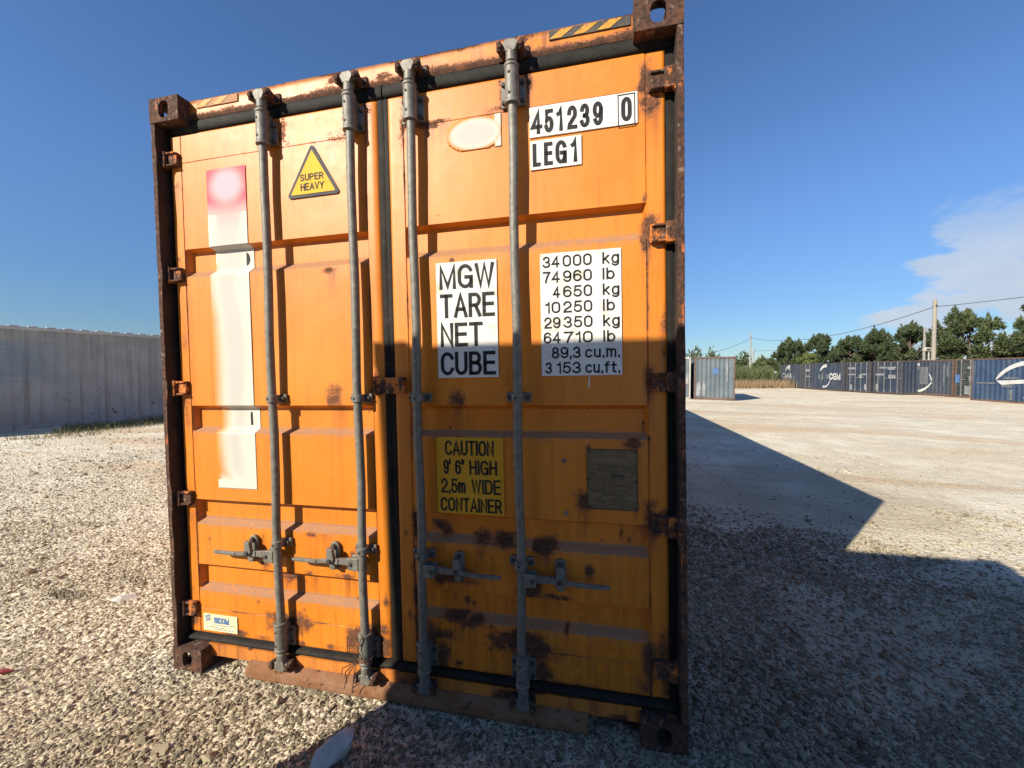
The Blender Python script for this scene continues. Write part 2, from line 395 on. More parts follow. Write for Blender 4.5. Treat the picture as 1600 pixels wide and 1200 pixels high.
def casting(x0, z0, y0, y1, parent, mat):
    mb = MB(); top = z0 > 1
    right = x0 > 1
    ax = {(1, 0 if y0 < 1 else 1): (.060, .082, 0), (0, 1 if right else 0): (.085, .080), (2, 1 if top else 0): (.066, .115)}
    hole_box(mb, (x0, y0, z0), (x0 + .178, y1, z0 + .118), ax)
    return mb.build('corner_casting', mat, parent, bevel=.006, seg=2, fix=True)
for x0 in (0, WD - .178):
    for z0 in (0, HT - .118):
        casting(x0, z0, 0, .165, BOX, FR); casting(x0, z0, LN - .165, LN, BOX, FR)

# attribute sheets -------------------------------------------------------------
D = .060; DEP = .036
BANDS = ((2.163, 2.150, 2.052, 2.022), (1.364, 1.346, 1.246, 1.226), (.878, .862, .770, .748), (.536, .522, .418, .398))
def recess(x, z, xa, xb):
    r = np.zeros_like(x)
    for a, b, c, d in BANDS:
        up = np.interp(z, (d, c, b, a), (0, 1, 1, 0)); r = np.maximum(r, up)
    side = np.interp(x, (xa, xa + .013, xb - .013, xb), (0, 1, 1, 0))
    return np.minimum(r, side) * DEP
def axis(a, b, step, extra):
    g = list(np.arange(a, b, step)) + [b]
    e = np.array(sorted(extra)); g = [q for q in g if np.min(np.abs(e - q)) > step * .35] + list(e)
    return np.array(sorted(set(np.round(g, 5))))
def patch_attr(X, Z, patches, seed=0):
    """patches: x, z, rx, rz, strength [, drip length]"""
    P3 = np.stack([X * 22, Z * 22, 0 * X + seed], -1)
    wob = (fbm(P3, 4) - .5); wob2 = fbm(P3 * 3.1 + 9, 3) - .5
    rust = np.zeros_like(X); st = np.zeros_like(X)
    for q in patches:
        x, z, rx, rz, s = q[:5]
        d = np.hypot((X - x) / rx, (Z - z) / rz) + wob * 1.1 + wob2 * .5
        rust = np.maximum(rust, s * np.clip(1.35 - d, 0, 1) ** .8)
        if len(q) < 6: q = (*q, .05 + .10 * q[4])
        if len(q) > 5:
            dz = z - Z; w = rx * .8
            st = np.maximum(st, s * np.exp(-((X - x + wob * .02) / w) ** 2) * sst(dz, -.01, .02) * np.clip(1 - dz / q[5], 0, 1))
    return rust, st
def sheet(name, xs, zs, yfun, mat, parent, attrs_fun, back):
    X, Z = np.meshgrid(xs, zs); Y = yfun(X, Z); n, m = X.shape
    V = np.stack([X, Y, Z], -1).reshape(-1, 3); I = np.arange(n * m).reshape(n, m)
    F = np.stack([I[:-1, :-1], I[:-1, 1:], I[1:, 1:], I[1:, :-1]], -1).reshape(-1, 4)
    at = attrs_fun(X, Z, Y)
    loop = np.concatenate([I[0, :-1], I[:-1, -1], I[-1, :0:-1], I[:0:-1, 0]])
    B = V[loop].copy(); B[:, 1] = back; b0 = len(V); k = len(loop); nx = np.roll(np.arange(k), -1)
    F2 = np.stack([loop, b0 + np.arange(k), b0 + nx, loop[nx]], -1)
    V = np.concatenate([V, B]); F = np.concatenate([F, F2])
    at = {a: np.concatenate([v.ravel(), v.ravel()[loop]]) for a, v in at.items()}
    o = np_mesh(name, V, F, mat, parent, at, smooth=True); o.data.set_sharp_from_angle(angle=R(32))
    return o

RODS = (.645, 1.103, 1.396, 1.845)
DOORS = dict(left=(.045, 1.215, .113, 1.152), right=(1.262, 2.441, 1.340, 2.368))
HINZ = (2.612, 2.033, 1.455, .885, .305)
def door_y_at(x, z):
    q = DOORS['left'] if x < 1.24 else DOORS['right']
    return D + float(recess(np.array([float(x)]), np.array([float(z)]), q[2], q[3])[0])

PL = [(.715, 2.66, .030, .09, .75, .2), (.590, 2.66, .025, .06, .6, .15), (1.045, 2.66, .025, .06, .5), (1.05, 2.61, .09, .028, .55, .2), (1.17, 2.70, .022, .07, .5, .2),
      (.079, 2.49, .035, .06, .52), (.085, 1.70, .04, .08, .42), (.080, 1.36, .04, .09, .55, .2), (.085, .80, .04, .16, .42), (.075, 2.12, .012, .012, .9),
      (.080, .25, .03, .06, .62), (.07, .42, .03, .09, .3), (.950, 2.000, .040, .020, .85, .16), (.955, 1.405, .045, .065, .80, .3),
      (1.165, 1.46, .030, .06, .85, .1), (.725, 2.61, .05, .012, .6), (.90, 2.60, .06, .010, .55), (1.0, 2.598, .06, .014, .6, .2),
      (.655, .285, .13, .050, .95, .2), (.62, .245, .05, .06, .8), (.75, .29, .06, .025, .8, .2), (1.085, .270, .12, .055, .95, .22), (1.17, .24, .035, .10, .85), (1.14, .205, .06, .05, .8), (1.02, .245, .05, .08, .85, .2),
      (.53, .57, .035, .014, .75), (.80, .735, .035, .012, .8, .25), (.86, .735, .05, .008, .5), (.975, .545, .06, .016, .9, .2), (.78, .543, .03, .012, .8, .2), (.19, .675, .012, .018, .8),
      (.52, .71, .012, .008, .7), (.33, .302, .02, .005, .7, .1), (.45, .300, .015, .006, .7, .1), (.36, .195, .05, .022, .8), (.30, .186, .05, .02, .8),
      (1.028, .635, .030, .045, .75, .2), (1.02, .425, .008, .01, .7), (.70, .47, .05, .05, .5), (1.19, .45, .015, .03, .7), (.92, .36, .01, .02, .6, .1), (.75, .36, .01, .01, .6, .1), (.48, .37, .012, .008, .7, .1), (.86, .345, .008, .02, .5, .1),
      (.51, .185, .05, .014, .6), (.69, .185, .06, .014, .7), (.90, .19, .05, .012, .6), (.63, .50, .05, .04, .75)]
PR = [(1.455, 2.595, .085, .020, .95, .15), (1.50, 2.604, .06, .014, .85, .12), (1.335, 2.60, .020, .09, .75, .25), (1.345, 2.70, .02, .05, .5), (1.905, 2.70, .022, .07, .85, .2), (1.79, 2.69, .02, .06, .75, .1), (1.79, 2.615, .07, .014, .8),
      (2.05, 2.597, .10, .007, .6), (2.22, 2.595, .09, .006, .6), (2.375, 2.625, .035, .075, .95), (2.385, 2.54, .045, .05, .85, .2), (2.36, 2.60, .03, .025, .9),
      (2.385, 2.07, .035, .06, .85), (2.365, 2.02, .022, .07, .95, .3), (2.375, 1.46, .025, .07, .8, .2), (2.43, 1.68, .018, .09, .7), (2.43, 1.57, .012, .05, .7),
      (2.375, .895, .040, .085, .98, .3), (2.42, .93, .04, .03, .9), (2.365, .33, .03, .08, .9, .15), (2.42, .38, .03, .09, .7), (2.43, .25, .03, .1, .7), (2.36, 2.18, .012, .03, .7), (2.35, 1.29, .006, .012, .9), (2.37, 1.23, .006, .012, .9),
      (1.560, 1.395, .045, .045, .92, .35), (1.555, 1.998, .012, .012, .8, .1), (1.565, 1.222, .02, .012, .8, .3), (2.305, 1.205, .034, .026, 1., .1), (2.105, .965, .036, .045, 1., .25), (2.13, 1.19, .015, .012, .9), (2.32, .95, .012, .03, .8), (2.125, 1.06, .008, .01, .8),
      (1.452, .815, .055, .028, .95, .08), (1.49, .79, .03, .025, .9), (1.660, .775, .052, .034, 1., .1), (1.765, .775, .060, .034, 1., .1), (1.935, .755, .062, .036, 1., .12), (1.655, .71, .03, .02, .6, .08), (1.95, .71, .03, .03, .5), (1.71, .69, .006, .01, .7),
      (1.350, .83, .020, .075, .98), (1.350, .50, .020, .085, .98), (1.352, .34, .022, .12, .9, .2), (1.31, .40, .014, .03, .8), (1.30, .78, .012, .02, .7), (1.325, .62, .012, .03, .6),
      (1.515, .590, .105, .032, .98), (1.475, .573, .05, .022, .9), (1.60, .575, .05, .018, .7), (1.61, .61, .02, .02, .7), (1.88, .555, .07, .028, .92, .1), (1.905, .59, .03, .045, .85), (1.97, .548, .08, .014, .8), (2.13, .672, .022, .030, .85, .22),
      (1.575, .475, .020, .018, .92), (1.61, .465, .012, .012, .9), (1.52, .485, .02, .02, .6, .1), (1.540, .405, .075, .024, 1., .2), (1.615, .395, .06, .022, 1., .2), (1.70, .385, .016, .016, .8, .15), (1.57, .375, .01, .03, .8, .2), (2.03, .405, .01, .02, .8, .2), (2.02, .48, .012, .01, .5),
      (1.780, .330, .085, .055, 1., .1), (1.90, .310, .090, .060, .98, .15), (1.84, .35, .09, .03, .9), (1.410, .310, .030, .07, .9), (1.475, .325, .085, .025, .85, .2), (1.47, .22, .035, .07, .9), (1.69, .285, .018, .014, .95, .1), (1.50, .255, .008, .01, .9), (1.545, .200, .03, .016, .9, .05), (1.93, .22, .04, .06, .8),
      (2.0, .18, .25, .006, .5), (1.75, .176, .15, .008, .5), (2.34, .22, .03, .05, .5), (2.26, .83, .012, .03, .8, .08), (2.29, .80, .01, .02, .7), (2.18, .79, .008, .008, .7), (1.99, .80, .008, .008, .5)]

def build_door(side, patches, label):
    x0, x1, xa, xb = DOORS[side]; z0, z1 = .168, 2.742
    ex = [x0, x0 + .004, x0 + .010, x1 - .010, x1 - .004, x1, xa - .003, xa, xa + .003, xa + .007, xa + .013, xb - .013, xb - .007, xb - .003, xb, xb + .003]
    ez = [z0, z0 + .004, z0 + .012, z1 - .012, z1 - .004, z1, .2995, .3015, .3035, 2.5955, 2.5975, 2.5995]
    for q in BANDS: ez += [q[0] + .003, q[3] - .003] + list(q) + [(q[2] + q[3]) / 2]
    xs = axis(x0, x1, .0075, ex); zs = axis(z0, z1, .0075, ez)
    inner = x1 if side == 'left' else x0
    def yf(X, Z):
        Y = D + recess(X, Z, xa, xb)
        e = np.minimum(np.minimum(X - x0, x1 - X), np.minimum(Z - z0, z1 - Z)); Y = Y + .009 * (1 - np.clip(e / .010, 0, 1)) ** 2
        Y = Y + (.012 * np.clip(1 - np.abs(X - inner) / .034, 0, 1) ** 2 if side == 'left' else .006 * np.clip(1 - np.abs(X - inner) / .02, 0, 1) ** 2)
        g = np.maximum(np.where(np.abs(X - xa) < .001, 1, 0), np.where(np.abs(X - xb) < .001, 1, 0)) * .004
        weld = np.where((np.abs(Z - .3015) < .0006) | (np.abs(Z - 2.5975) < .0006), 1, 0) * (X > xa) * (X < xb) * .0022
        dent = .0042 * (fbm(np.stack([X * 3, Z * 3, 0 * X + 3 + x0], -1), 3) - .5) * sst(e, .0, .08)
        return Y + np.where(recess(X, Z, xa, xb) < .001, g, 0) + weld + dent
    def af(X, Z, Y):
        rust, st = patch_attr(X, Z, patches, x0)
        n = fbm(np.stack([X * 30, Z * 30, 0 * X + 2], -1), 4)
        for c in (xa, xb):
            s = sst(fbm(np.stack([0 * X + c * 9, Z * 3.3, 0 * X], -1), 3), .45, .72)
            rust = np.maximum(rust, np.exp(-((X - c) / .006) ** 2) * (.38 + .45 * s) * (recess(X, Z, xa, xb) < .002))
            st = np.maximum(st, .5 * np.exp(-((X - c) / .014) ** 2) * s)
        for zz in (.3015, 2.5975):
            s = sst(fbm(np.stack([X * 5, 0 * X + zz, 0 * X], -1), 4), .45, .7)
            rust = np.maximum(rust, np.exp(-((Z - zz) / .004) ** 2) * (.30 + .5 * s) * (X > xa) * (X < xb))
        edge = np.minimum(np.minimum(X - x0, x1 - X), np.minimum(Z - z0, z1 - Z))
        rust = np.maximum(rust, .6 * np.clip(1 - edge / .02, 0, 1) * sst(n, .52, .62) * sst(Z, 1.5, .2))
        rust = rust + .12 * sst(Z, .7, .15) * (1 if side == 'right' else .6)
        st = np.maximum(st, .30 * sst(Z, 1.05, .25) * (n > .35) * (1.15 if side == 'right' else .35))
        dust = np.zeros_like(X)
        for a, b, c, d in BANDS:
            dust = np.maximum(dust, ((Z < c + .006) & (Z > d - .001)) * (X > xa + .004) * (X < xb - .004) * 1.)
            dust = np.maximum(dust, .35 * sst(Z, d - .03, d) * (Z < d) * (X > xa) * (X < xb) * (n > .42))
        dust = dust * (1 - .5 * sst(rust, .55, .8))
        return dict(rust=rust, streak=st, dust=dust)
    d = sheet('door', xs, zs, yf, OR, BOX, af, .108)
    d['label'] = label
    # dark rubber seal round the edge
    gl, gr = (x0 - .021, x1 + .020) if side == 'left' else (x0 - .020, x1 + .030)
    mb = MB()
    def strip(a, b, horiz, dep_=.024):
        n = 9; xa_, za_ = a; xb_, zb_ = b; V = []; segs = 26
        for i in range(segs + 1):
            for k in range(n):
                u = k / (n - 1); bul = math.sin(math.pi * u) ** (.30 if dep_ < .03 else .6)
                if horiz: x = xa_ + (xb_ - xa_) * i / segs; z = za_ + (zb_ - za_) * u
                else: z = za_ + (zb_ - za_) * i / segs; x = xa_ + (xb_ - xa_) * u
                wv = .004 * (vnoise(np.array([x * 9 + 3, z * 9, 1.])) - .5)
                V.append((x, .084 - (dep_ * bul if horiz else .021 * min(1, 3.5 * math.sin(math.pi * u)) - .004 * math.sin(math.pi * u)) + wv, z))
        mb.add(V, [(i * n + k, i * n + k + 1, (i + 1) * n + k + 1, (i + 1) * n + k) for i in range(segs) for k in range(n - 1)])
    mb_z0, mb_z1 = .122, 2.812
    strip((gl, z1 + .001), (gr, mb_z1), True); strip((gl, mb_z0), (gr, z0 - .001), True, .042)
    def flat(xa_, xb_, y):
        V = []; segs = 60
        for i in range(segs + 1):
            z = z0 - .002 + (z1 - z0 + .004) * i / segs
            for k in range(7):
                u = k / 6; V.append((xa_ + (xb_ - xa_) * u, y - .003 * math.sin(math.pi * u) + .0025 * (float(vnoise(np.array([z * 11, u * 2, xa_]))) - .5), z))
        mb.add(V, [(i * 7 + k, i * 7 + k + 1, (i + 1) * 7 + k + 1, (i + 1) * 7 + k) for i in range(segs) for k in range(6)])
    if side == 'left': flat(.018, x0 + .006, .074); flat(x1 - .006, 1.238, .073)
    else: flat(1.2385, x0 + .004, .0735); flat(x1 - .006, 2.480, .0725)
    mb.build('door_seal', RUB, d, smooth=60)
    # hinges
    for z in HINZ:
        mb = MB(); s = 1 if side == 'right' else -1
        xe = x1 if side == 'right' else x0
        mb.box((min(xe - s * .062, xe + s * .010), .040, z - .036), (max(xe - s * .062, xe + s * .010), D - .001, z + .036))
        mb.box((min(xe - s * .006, xe + s * .034), .024, z - .040), (max(xe - s * .006, xe + s * .034), .062, z + .040))
        mb.tube([(xe + s * .040, .040, z - .047), (xe + s * .040, .040, z + .047)], .017, 14)
        for e in (-1, 1):
            zz = z + e * .030
            mb.box((min(xe - s * .058, xe - s * .002), .030, zz - .005), (max(xe - s * .058, xe - s * .002), .042, zz + .005))
        mb.build('hinge', HG, d, bevel=.004, smooth=50)
    return d
DL = build_door('left', PL, 'left door leaf with a long pale worn strip and a triangle sign')
DR = build_door('right', PR, 'right door leaf with white number and weight panels, its lower half in shade')
for (x, z) in ((2.03, 1.132), (2.035, .910)):
    mb = MB(); mb.tube([(x, D - .001, z), (x, D - .006, z)], [.010, .007], 12); mb.build('rivet', GALV, DR, smooth=50)

# header, sill, posts ----------------------------------------------------------
def rail_attr(seed, zlo, zhi, band):
    def af(X, Z, Y):
        n = fbm(np.stack([X * 26, Z * 26, 0 * X + seed], -1), 4); l = fbm(np.stack([X * 6, 0 * X, 0 * X + seed], -1), 4)
        rust = np.clip(1.25 - (Z - zlo) / (band * (.55 + 1.1 * l)), 0, 1) * 1.0 + (n - .5) * .5
        tp = np.clip(1 - (zhi - Z) / .010, 0, 1) * (.35 + .6 * sst(l, .4, .6)); rust = np.maximum(rust, tp)
        blob = sst(fbm(np.stack([X * 8, Z * 20, 0 * X + seed + 4], -1), 4), .60, .72) * .8
        rust = np.maximum(rust, blob)
        st = sst(fbm(np.stack([X * 40, Z * 2, 0 * X + seed], -1), 3), .5, .75) * .75
        return dict(rust=rust, streak=st, dust=.35 * sst(Z, zhi - .03, zhi))
    return af
hd = sheet('header', axis(.17, WD - .17, .008, [.18]), axis(2.806, 2.893, .007, [2.85]),
           lambda X, Z: .062 + .006 * np.clip((2.82 - Z) / .014, 0, 1) - .004 * np.clip((Z - 2.884) / .009, 0, 1) + .006 * (fbm(np.stack([X * 5, Z * 9, 0 * X], -1), 3) - .5),
           OR, BOX, rail_attr(3., 2.81, 2.893, .030), .19)
mb = MB()                                             # top plate behind the header
mb.box((.165, .075, 2.870), (WD - .165, .19, 2.894)); mb.build('header_plate', FR, BOX)
mb = MB()
def hazard(xa, xb, parent, mats=None, z0=2.853, z1=2.889):
    mb = MB(); y = .0545; k = xa
    mb.box((xa, .0575, z0), (xb, .066, z1), 0)
    w = .05
    x = xa + .03
    while x + w + .035 < xb + .01:
        mb.prism([(x - .03, z0 + .002), (x + w - .03, z0 + .002), (min(x + w + .02, xb), z1 - .002), (x + .02, z1 - .002)], y + .0015, y + .004, 1); x += .095
    mb.build('hazard_stripe', mats or [HAZK, HAZY], parent)
hazard(1.995, 2.315, hd); hazard(.225, .47, hd, [plain('worn_hazard_grey', (.26, .15, .07), (.46, .17, .03), 22, .7, stain=((.60, .175, .015), 1.)), HAZY])

sill = sheet('sill', axis(.17, WD - .17, .008, [.18]), axis(.062, .124, .007, [.1]),
             lambda X, Z: .052 + .006 * (fbm(np.stack([X * 5, Z * 9, 0 * X + 8], -1), 3) - .5) + 0 * X, OR, BOX,
             lambda X, Z, Y: dict(rust=np.maximum(sst(fbm(np.stack([X * 9, Z * 14, 0 * X + 1], -1), 4), .55, .72) * .95, .7 * sst(X, 1.15, 1.30) * sst(X, 1.46, 1.36)) + .25 * np.clip(1 - (Z - .062) / .02, 0, 1),
                                  streak=sst(fbm(np.stack([X * 30, Z * 3, 0 * X + 7], -1), 3), .45, .7) * .8, dust=.25 + 0 * X), .16)
lg = np.array([[.058, .066], [.050, .064], [.026, .046], [.022, .040], [.020, .010], [.030, .004]])  # y,z of the sloping threshold plate
xs = axis(.43, 2.115, .010, [.44]); n = len(xs); prof = []
for i in range(len(lg) - 1):
    for k in range(6): prof.append(lg[i] + (lg[i + 1] - lg[i]) * k / 6)
prof.append(lg[-1]); prof = np.array(prof); m_ = len(prof)
X, I = np.meshgrid(xs, np.arange(m_)); Yp = prof[I, 0]; Zp = prof[I, 1]
dn = .006 * (fbm(np.stack([X * 7, I * .2, 0 * X], -1), 3) - .5); V = np.stack([X, Yp + dn, Zp + dn * .6], -1).reshape(-1, 3)
idx = np.arange(n * m_).reshape(m_, n); F = np.stack([idx[:-1, :-1], idx[1:, :-1], idx[1:, 1:], idx[:-1, 1:]], -1).reshape(-1, 4)
nn = fbm(np.stack([X * 12, I * .35, 0 * X + 4], -1), 4)
plate = np_mesh('threshold_plate', V, F, SILLP, BOX, dict(rust=(sst(nn, .50, .68) * .75 + .22).ravel(), dust=(.95 - .5 * sst(nn, .55, .7)).ravel(), streak=(.4 + 0 * X).ravel()), smooth=True)
sm = plate.modifiers.new('thick', 'SOLIDIFY'); sm.thickness = .008; sm.offset = -1 if False else 1

for x0, x1, s in ((0, .026, 1), (WD - .026, WD, -1)):
    mb = MB(); N = 60
    zs = np.linspace(.118, HT - .118, N)
    for i in range(N - 1):
        pass
    V = []; F = []
    for i, z in enumerate(zs):
        o = .0035 * (float(vnoise(np.array([z * 14, s * 3., 0]))) - .5) + .005 * (float(vnoise(np.array([z * 3, s * 9., 0]))) - .5)
        notch = .006 if any(abs(z - h) < .055 for h in HINZ) else 0
        a = x0 + (o - notch if s < 0 else 0); b = x1 + (o + notch if s > 0 else 0)
        yf = .002 + .004 * float(vnoise(np.array([z * 8, 5., s])))
        if s < 0: b = x1 - .001 + .5 * o
        else: a = x0 + .001 + .5 * o
        V += [(a, yf, z), (b, yf, z), (b, .15, z), (a, .15, z)]
        if i:
            k = 4 * (i - 1); F += [(k + j, k + (j + 1) % 4, k + 4 + (j + 1) % 4, k + 4 + j) for j in range(4)]
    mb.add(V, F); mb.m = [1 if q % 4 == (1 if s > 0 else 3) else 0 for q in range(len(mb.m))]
    xa, xb = (.026, .17) if s > 0 else (WD - .17, WD - .026)
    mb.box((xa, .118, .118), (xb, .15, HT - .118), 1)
    mb.build('corner_post', [FR, POST_SHADE], BOX, bevel=.003)

# body behind the doors ---------------------------------------------------------
def corrugated(axis_len, z0, z1, pitch=.28, dep=.036, flip=1):
    """trapezoid sheet along local t, returns list of (t, offset)"""
    pts = []; t = 0
    while t < axis_len - 1e-6:
        for u, o in ((0, 0), (.072, 0), (.14, dep), (.212, dep)):
            if t + u * pitch / .28 < axis_len: pts.append((t + u * pitch / .28, o))
        t += pitch
    pts.append((axis_len, 0)); return pts
def wall_mesh(mb, p0, dirv, nrm, length, z0, z1, pitch=.28, dep=.036, m=0):
    pts = corrugated(length, z0, z1, pitch, dep); V = []
    for t, o in pts:
        x = p0[0] + dirv[0] * t - nrm[0] * o; y = p0[1] + dirv[1] * t - nrm[1] * o
        V += [(x, y, z0), (x, y, z1)]
    mb.add(V, [(2 * i, 2 * i + 2, 2 * i + 3, 2 * i + 1) for i in range(len(pts) - 1)], m)
for x, nx in ((.022, -1), (WD - .022, 1)):
    mb = MB(); wall_mesh(mb, (x, .15), (0, 1), (nx, 0), LN - .30, .14, HT - .06); mb.build('side_wall', SHELL, BOX, fix=False)
    mb = MB(); a = 0.004 if nx < 0 else WD - .064
    mb.box((a, .165, HT - .064), (a + .06, LN - .165, HT - .006)); mb.box((a, .165, .02), (a + .06, LN - .165, .145)); mb.build('side_rail', FR, BOX, bevel=.004)
mb = MB(); wall_mesh(mb, (.06, LN - .03), (1, 0), (0, 1), WD - .12, .1, HT - .1); mb.build('end_wall', SHELL, BOX, fix=False)
mb = MB(); mb.box((.05, .17, HT - .035), (WD - .05, LN - .15, HT - .012)); mb.box((.05, .12, .09), (WD - .05, LN - .15, .13)); mb.build('roof', SHELL, BOX)

# locking gear ------------------------------------------------------------------
for ri, x in enumerate(RODS):
    mb = MB(); yr = .018
    jig = [(x + .003 * math.sin(k * 1.7 + ri), yr + .002 * math.cos(k * 1.3 + ri), .10 + (2.84 - .10) * k / 12) for k in range(13)]
    mb.tube(jig, .0190, 20); rod = mb.build('locking_rod', GALV, BOX, smooth=60)
    for top in (1, 0):
        zc, zs_ = (2.815, 1) if top else (.105, -1)
        mb = MB()
        mb.tube([(x, yr, zc - zs_ * .055), (x, yr, zc - zs_ * .01)], [.0235, .022], 18)
        mb.prism([(x - .018, zc - zs_ * .02), (x + .018, zc - zs_ * .02), (x + .034, zc + zs_ * .012), (x + .020, zc + zs_ * .030), (x - .020, zc + zs_ * .030), (x - .034, zc + zs_ * .012)], yr - .020, yr + .022)
        mb.box((x - .040, yr - .012, zc - .006), (x - .020, yr + .014, zc + .008)); mb.box((x + .020, yr - .012, zc - .006), (x + .040, yr + .014, zc + .008))
        mb.build('cam_head', GALV, rod, bevel=.004, smooth=40)
        mb = MB()
        for e in (-1, 1):
            rt = Matrix.Rotation(e * .25, 3, 'Z')
            mb.box((x + e * .041 - .010, -.004, zc - .020 + zs_ * .006), (x + e * .041 + .010, .064, zc + .020 + zs_ * .006), rot=rt)
            mb.tube([(x + e * .043, -.012, zc + zs_ * .004), (x + e * .043, .01, zc + zs_ * .004)], .012, 8)
        mb.box((x - .062, .054, zc - .022 + zs_ * .008), (x + .070, .066, zc + .026 + zs_ * .008))
        mb.build('cam_keeper', KP, rod, bevel=.004)
        za, zb = (2.594, 2.750) if top else (.172, .312)
        mb = MB(); mb.tube([(x, yr, za), (x, yr, za + .010), (x, yr, za + .012), (x, yr, zb - .012), (x, yr, zb - .010), (x, yr, zb)], [.031, .031, .028, .028, .0315, .0315], 24)
        mb.box((x - .026, yr, za + .012), (x + .026, .055, zb - .014))
        sides = (-1, 1) if (ri == 3 or not top or ri == 2) else (1, -1)
        for e in sides:
            mb.box((min(x + e * .020, x + e * .052), .046, za + .010), (max(x + e * .020, x + e * .052), .056, zb - .036))
            for zz in (za + .028, zb - .056):
                mb.tube([(x + e * .041, .047, zz), (x + e * .041, .034, zz)], [.010, .008], 8, 1)
        for zz in (za + .035, zb - .040): mb.tube([(x - .006, yr - .026, zz), (x - .006, yr - .0305, zz)], .006, 8, 1)
        mb.build('bearing_bracket', [GALV, BLACKHOLE], rod, bevel=.002, smooth=40)
    for zc in (1.400, .697):
        mb = MB(); mb.tube([(x, yr, zc - .017), (x, yr, zc + .017)], .0265, 22)
        mb.box((x - .024, yr, zc - .0165), (x + .024, .056, zc + .0165))
        for e in (-1, 1):
            mb.box((min(x + e * .018, x + e * .053), .044, zc - .020), (max(x + e * .018, x + e * .053), .057, zc + .020))
            mb.tube([(x + e * .041, .045, zc), (x + e * .041, .032, zc)], [.010, .008], 8, 1)
        mb.tube([(x - .004, yr - .024, zc), (x - .004, yr - .0285, zc)], .007, 8, 1)
        mb.build('guide_clip', [GALV, BLACKHOLE], rod, bevel=.002, smooth=40)

for ri, x in enumerate(RODS):
    s = -1 if ri < 2 else 1; zc = .640
    X = lambda u: x + s * u
    mb = MB()
    def slab(u0, u1, y0, y1, za0, za1, zb0, zb1, m=0):
        V = [(X(u0), y0, za0), (X(u0), y0, za1), (X(u1), y0, zb1), (X(u1), y0, zb0), (X(u0), y1, za0), (X(u0), y1, za1), (X(u1), y1, zb1), (X(u1), y1, zb0)]
        mb.add(V, [(0, 1, 2, 3), (7, 6, 5, 4), (0, 4, 5, 1), (1, 5, 6, 2), (2, 6, 7, 3), (3, 7, 4, 0)], m)
    slab(.060, .125, .012, .026, zc - .017, zc + .017, zc - .015, zc + .012)
    slab(.125, .175, .008, .022, zc - .015, zc + .012, zc - .008, zc + .010)
    slab(.175, .235, .002, .014, zc - .008, zc + .010, zc - .014, zc + .004)
    slab(.235, .345, .000, .012, zc - .014, zc + .004, zc - .013, zc + .004); slab(.345, .366, .000, .012, zc - .013, zc + .004, zc - .009, zc + .001)
    slab(.235, .362, -.003, .000, zc - .009, zc - .001, zc - .008, zc - .001)
    h = mb.build('door_handle', [GALV, BLACKHOLE], BOX, bevel=.003)
    mb = MB()
    slab(.012, .066, -.004, .006, zc - .033, zc + .027, zc - .029, zc + .026); slab(.012, .066, .032, .042, zc - .033, zc + .027, zc - .029, zc + .026)
    slab(.010, .026, .006, .032, zc - .033, zc + .027, zc - .033, zc + .027)
    mb.tube([(X(.052), -.010, zc - .002), (X(.052), .05, zc - .002)], .010, 10, 1)
    mb.build('handle_hub', [GALV, BLACKHOLE], h, bevel=.003)
    mb = MB(); c = .165
    ov = [(X(c) + .024 * math.cos(a), zc + .010 + (0.043 if math.sin(a) > 0 else -.043) + .024 * math.sin(a)) for a in np.linspace(0, 2 * math.pi, 25)[:-1]]
    mb.prism(ov, .042, .059)
    mb.tube([(X(c), .044, zc + .056), (X(c), .026, zc + .056)], [.013, .011], 14, 1); mb.tube([(X(c), .044, zc - .042), (X(c), .030, zc - .042)], [.012, .010], 14, 1)
    mb.prism([(X(c) - .012, zc + .062), (X(c) + .016, zc + .058), (X(c) + .024, zc + .008), (X(c) + .004, zc - .014), (X(c) - .024, zc - .006), (X(c) - .014, zc + .020)], -.002, .018)
    mb.tube([(X(c), -.004, zc + .004), (X(c), -.010, zc + .004)], .012, 10, 1)
    mb.prism([(X(c) - .018, zc - .020), (X(c) + .020, zc - .018), (X(c) + .012, zc - .048), (X(c) - .010, zc - .048)], .020, .044)
    mb.build('handle_catch', [GALV, BLACKHOLE], h, bevel=.003)

mb = MB()                                             # lug that laps the left leaf over the right
mb.box((1.172, .034, 1.418), (1.326, .050, 1.492)); mb.box((1.172, .030, 1.412), (1.186, .066, 1.498)); mb.box((1.300, .040, 1.420), (1.326, .066, 1.490))
mb.tube([(1.20, .036, 1.472), (1.20, .026, 1.472)], .010, 8); mb.tube([(1.20, .036, 1.436), (1.20, .026, 1.436)], .010, 8)
mb.build('lock_lug', HG, BOX, bevel=.003)

# stickers and plates -------------------------------------------------------------
def flat_label(name, x0, x1, z0, z1, mat, y=D - .0055, skew=0.):
    mb = MB(); mb.prism([(x0, z0), (x1, z0 + skew), (x1, z1 + skew), (x0, z1)], y, D + .004); return mb.build(name, mat, BOX)
def letters(parent, items, y, mat=INK, wt=.15):
    mb = MB()
    for s, x0, x1, zb, cap in items: mb.text(s, x0, x1, zb, cap, y, wt)
    return mb.build('lettering', mat, parent, fix=False)
YT = D - .0070
L = flat_label('number_panel', 1.909, 2.337, 2.472, 2.594, WHITE); L['label'] = 'white panel reading 451239 0'
mb = MB(); w = .437
for a, b, c, d in ((2.262, 2.328, 2.585, 2.5885), (2.262, 2.328, 2.466, 2.4695), (2.262, 2.2655, 2.4695, 2.585), (2.3245, 2.328, 2.4695, 2.585)):
    mb.prism([(a, c), (b, c), (b, d), (a, d)], YT, YT + .001)
mb.build('check_digit_box', INK, L)
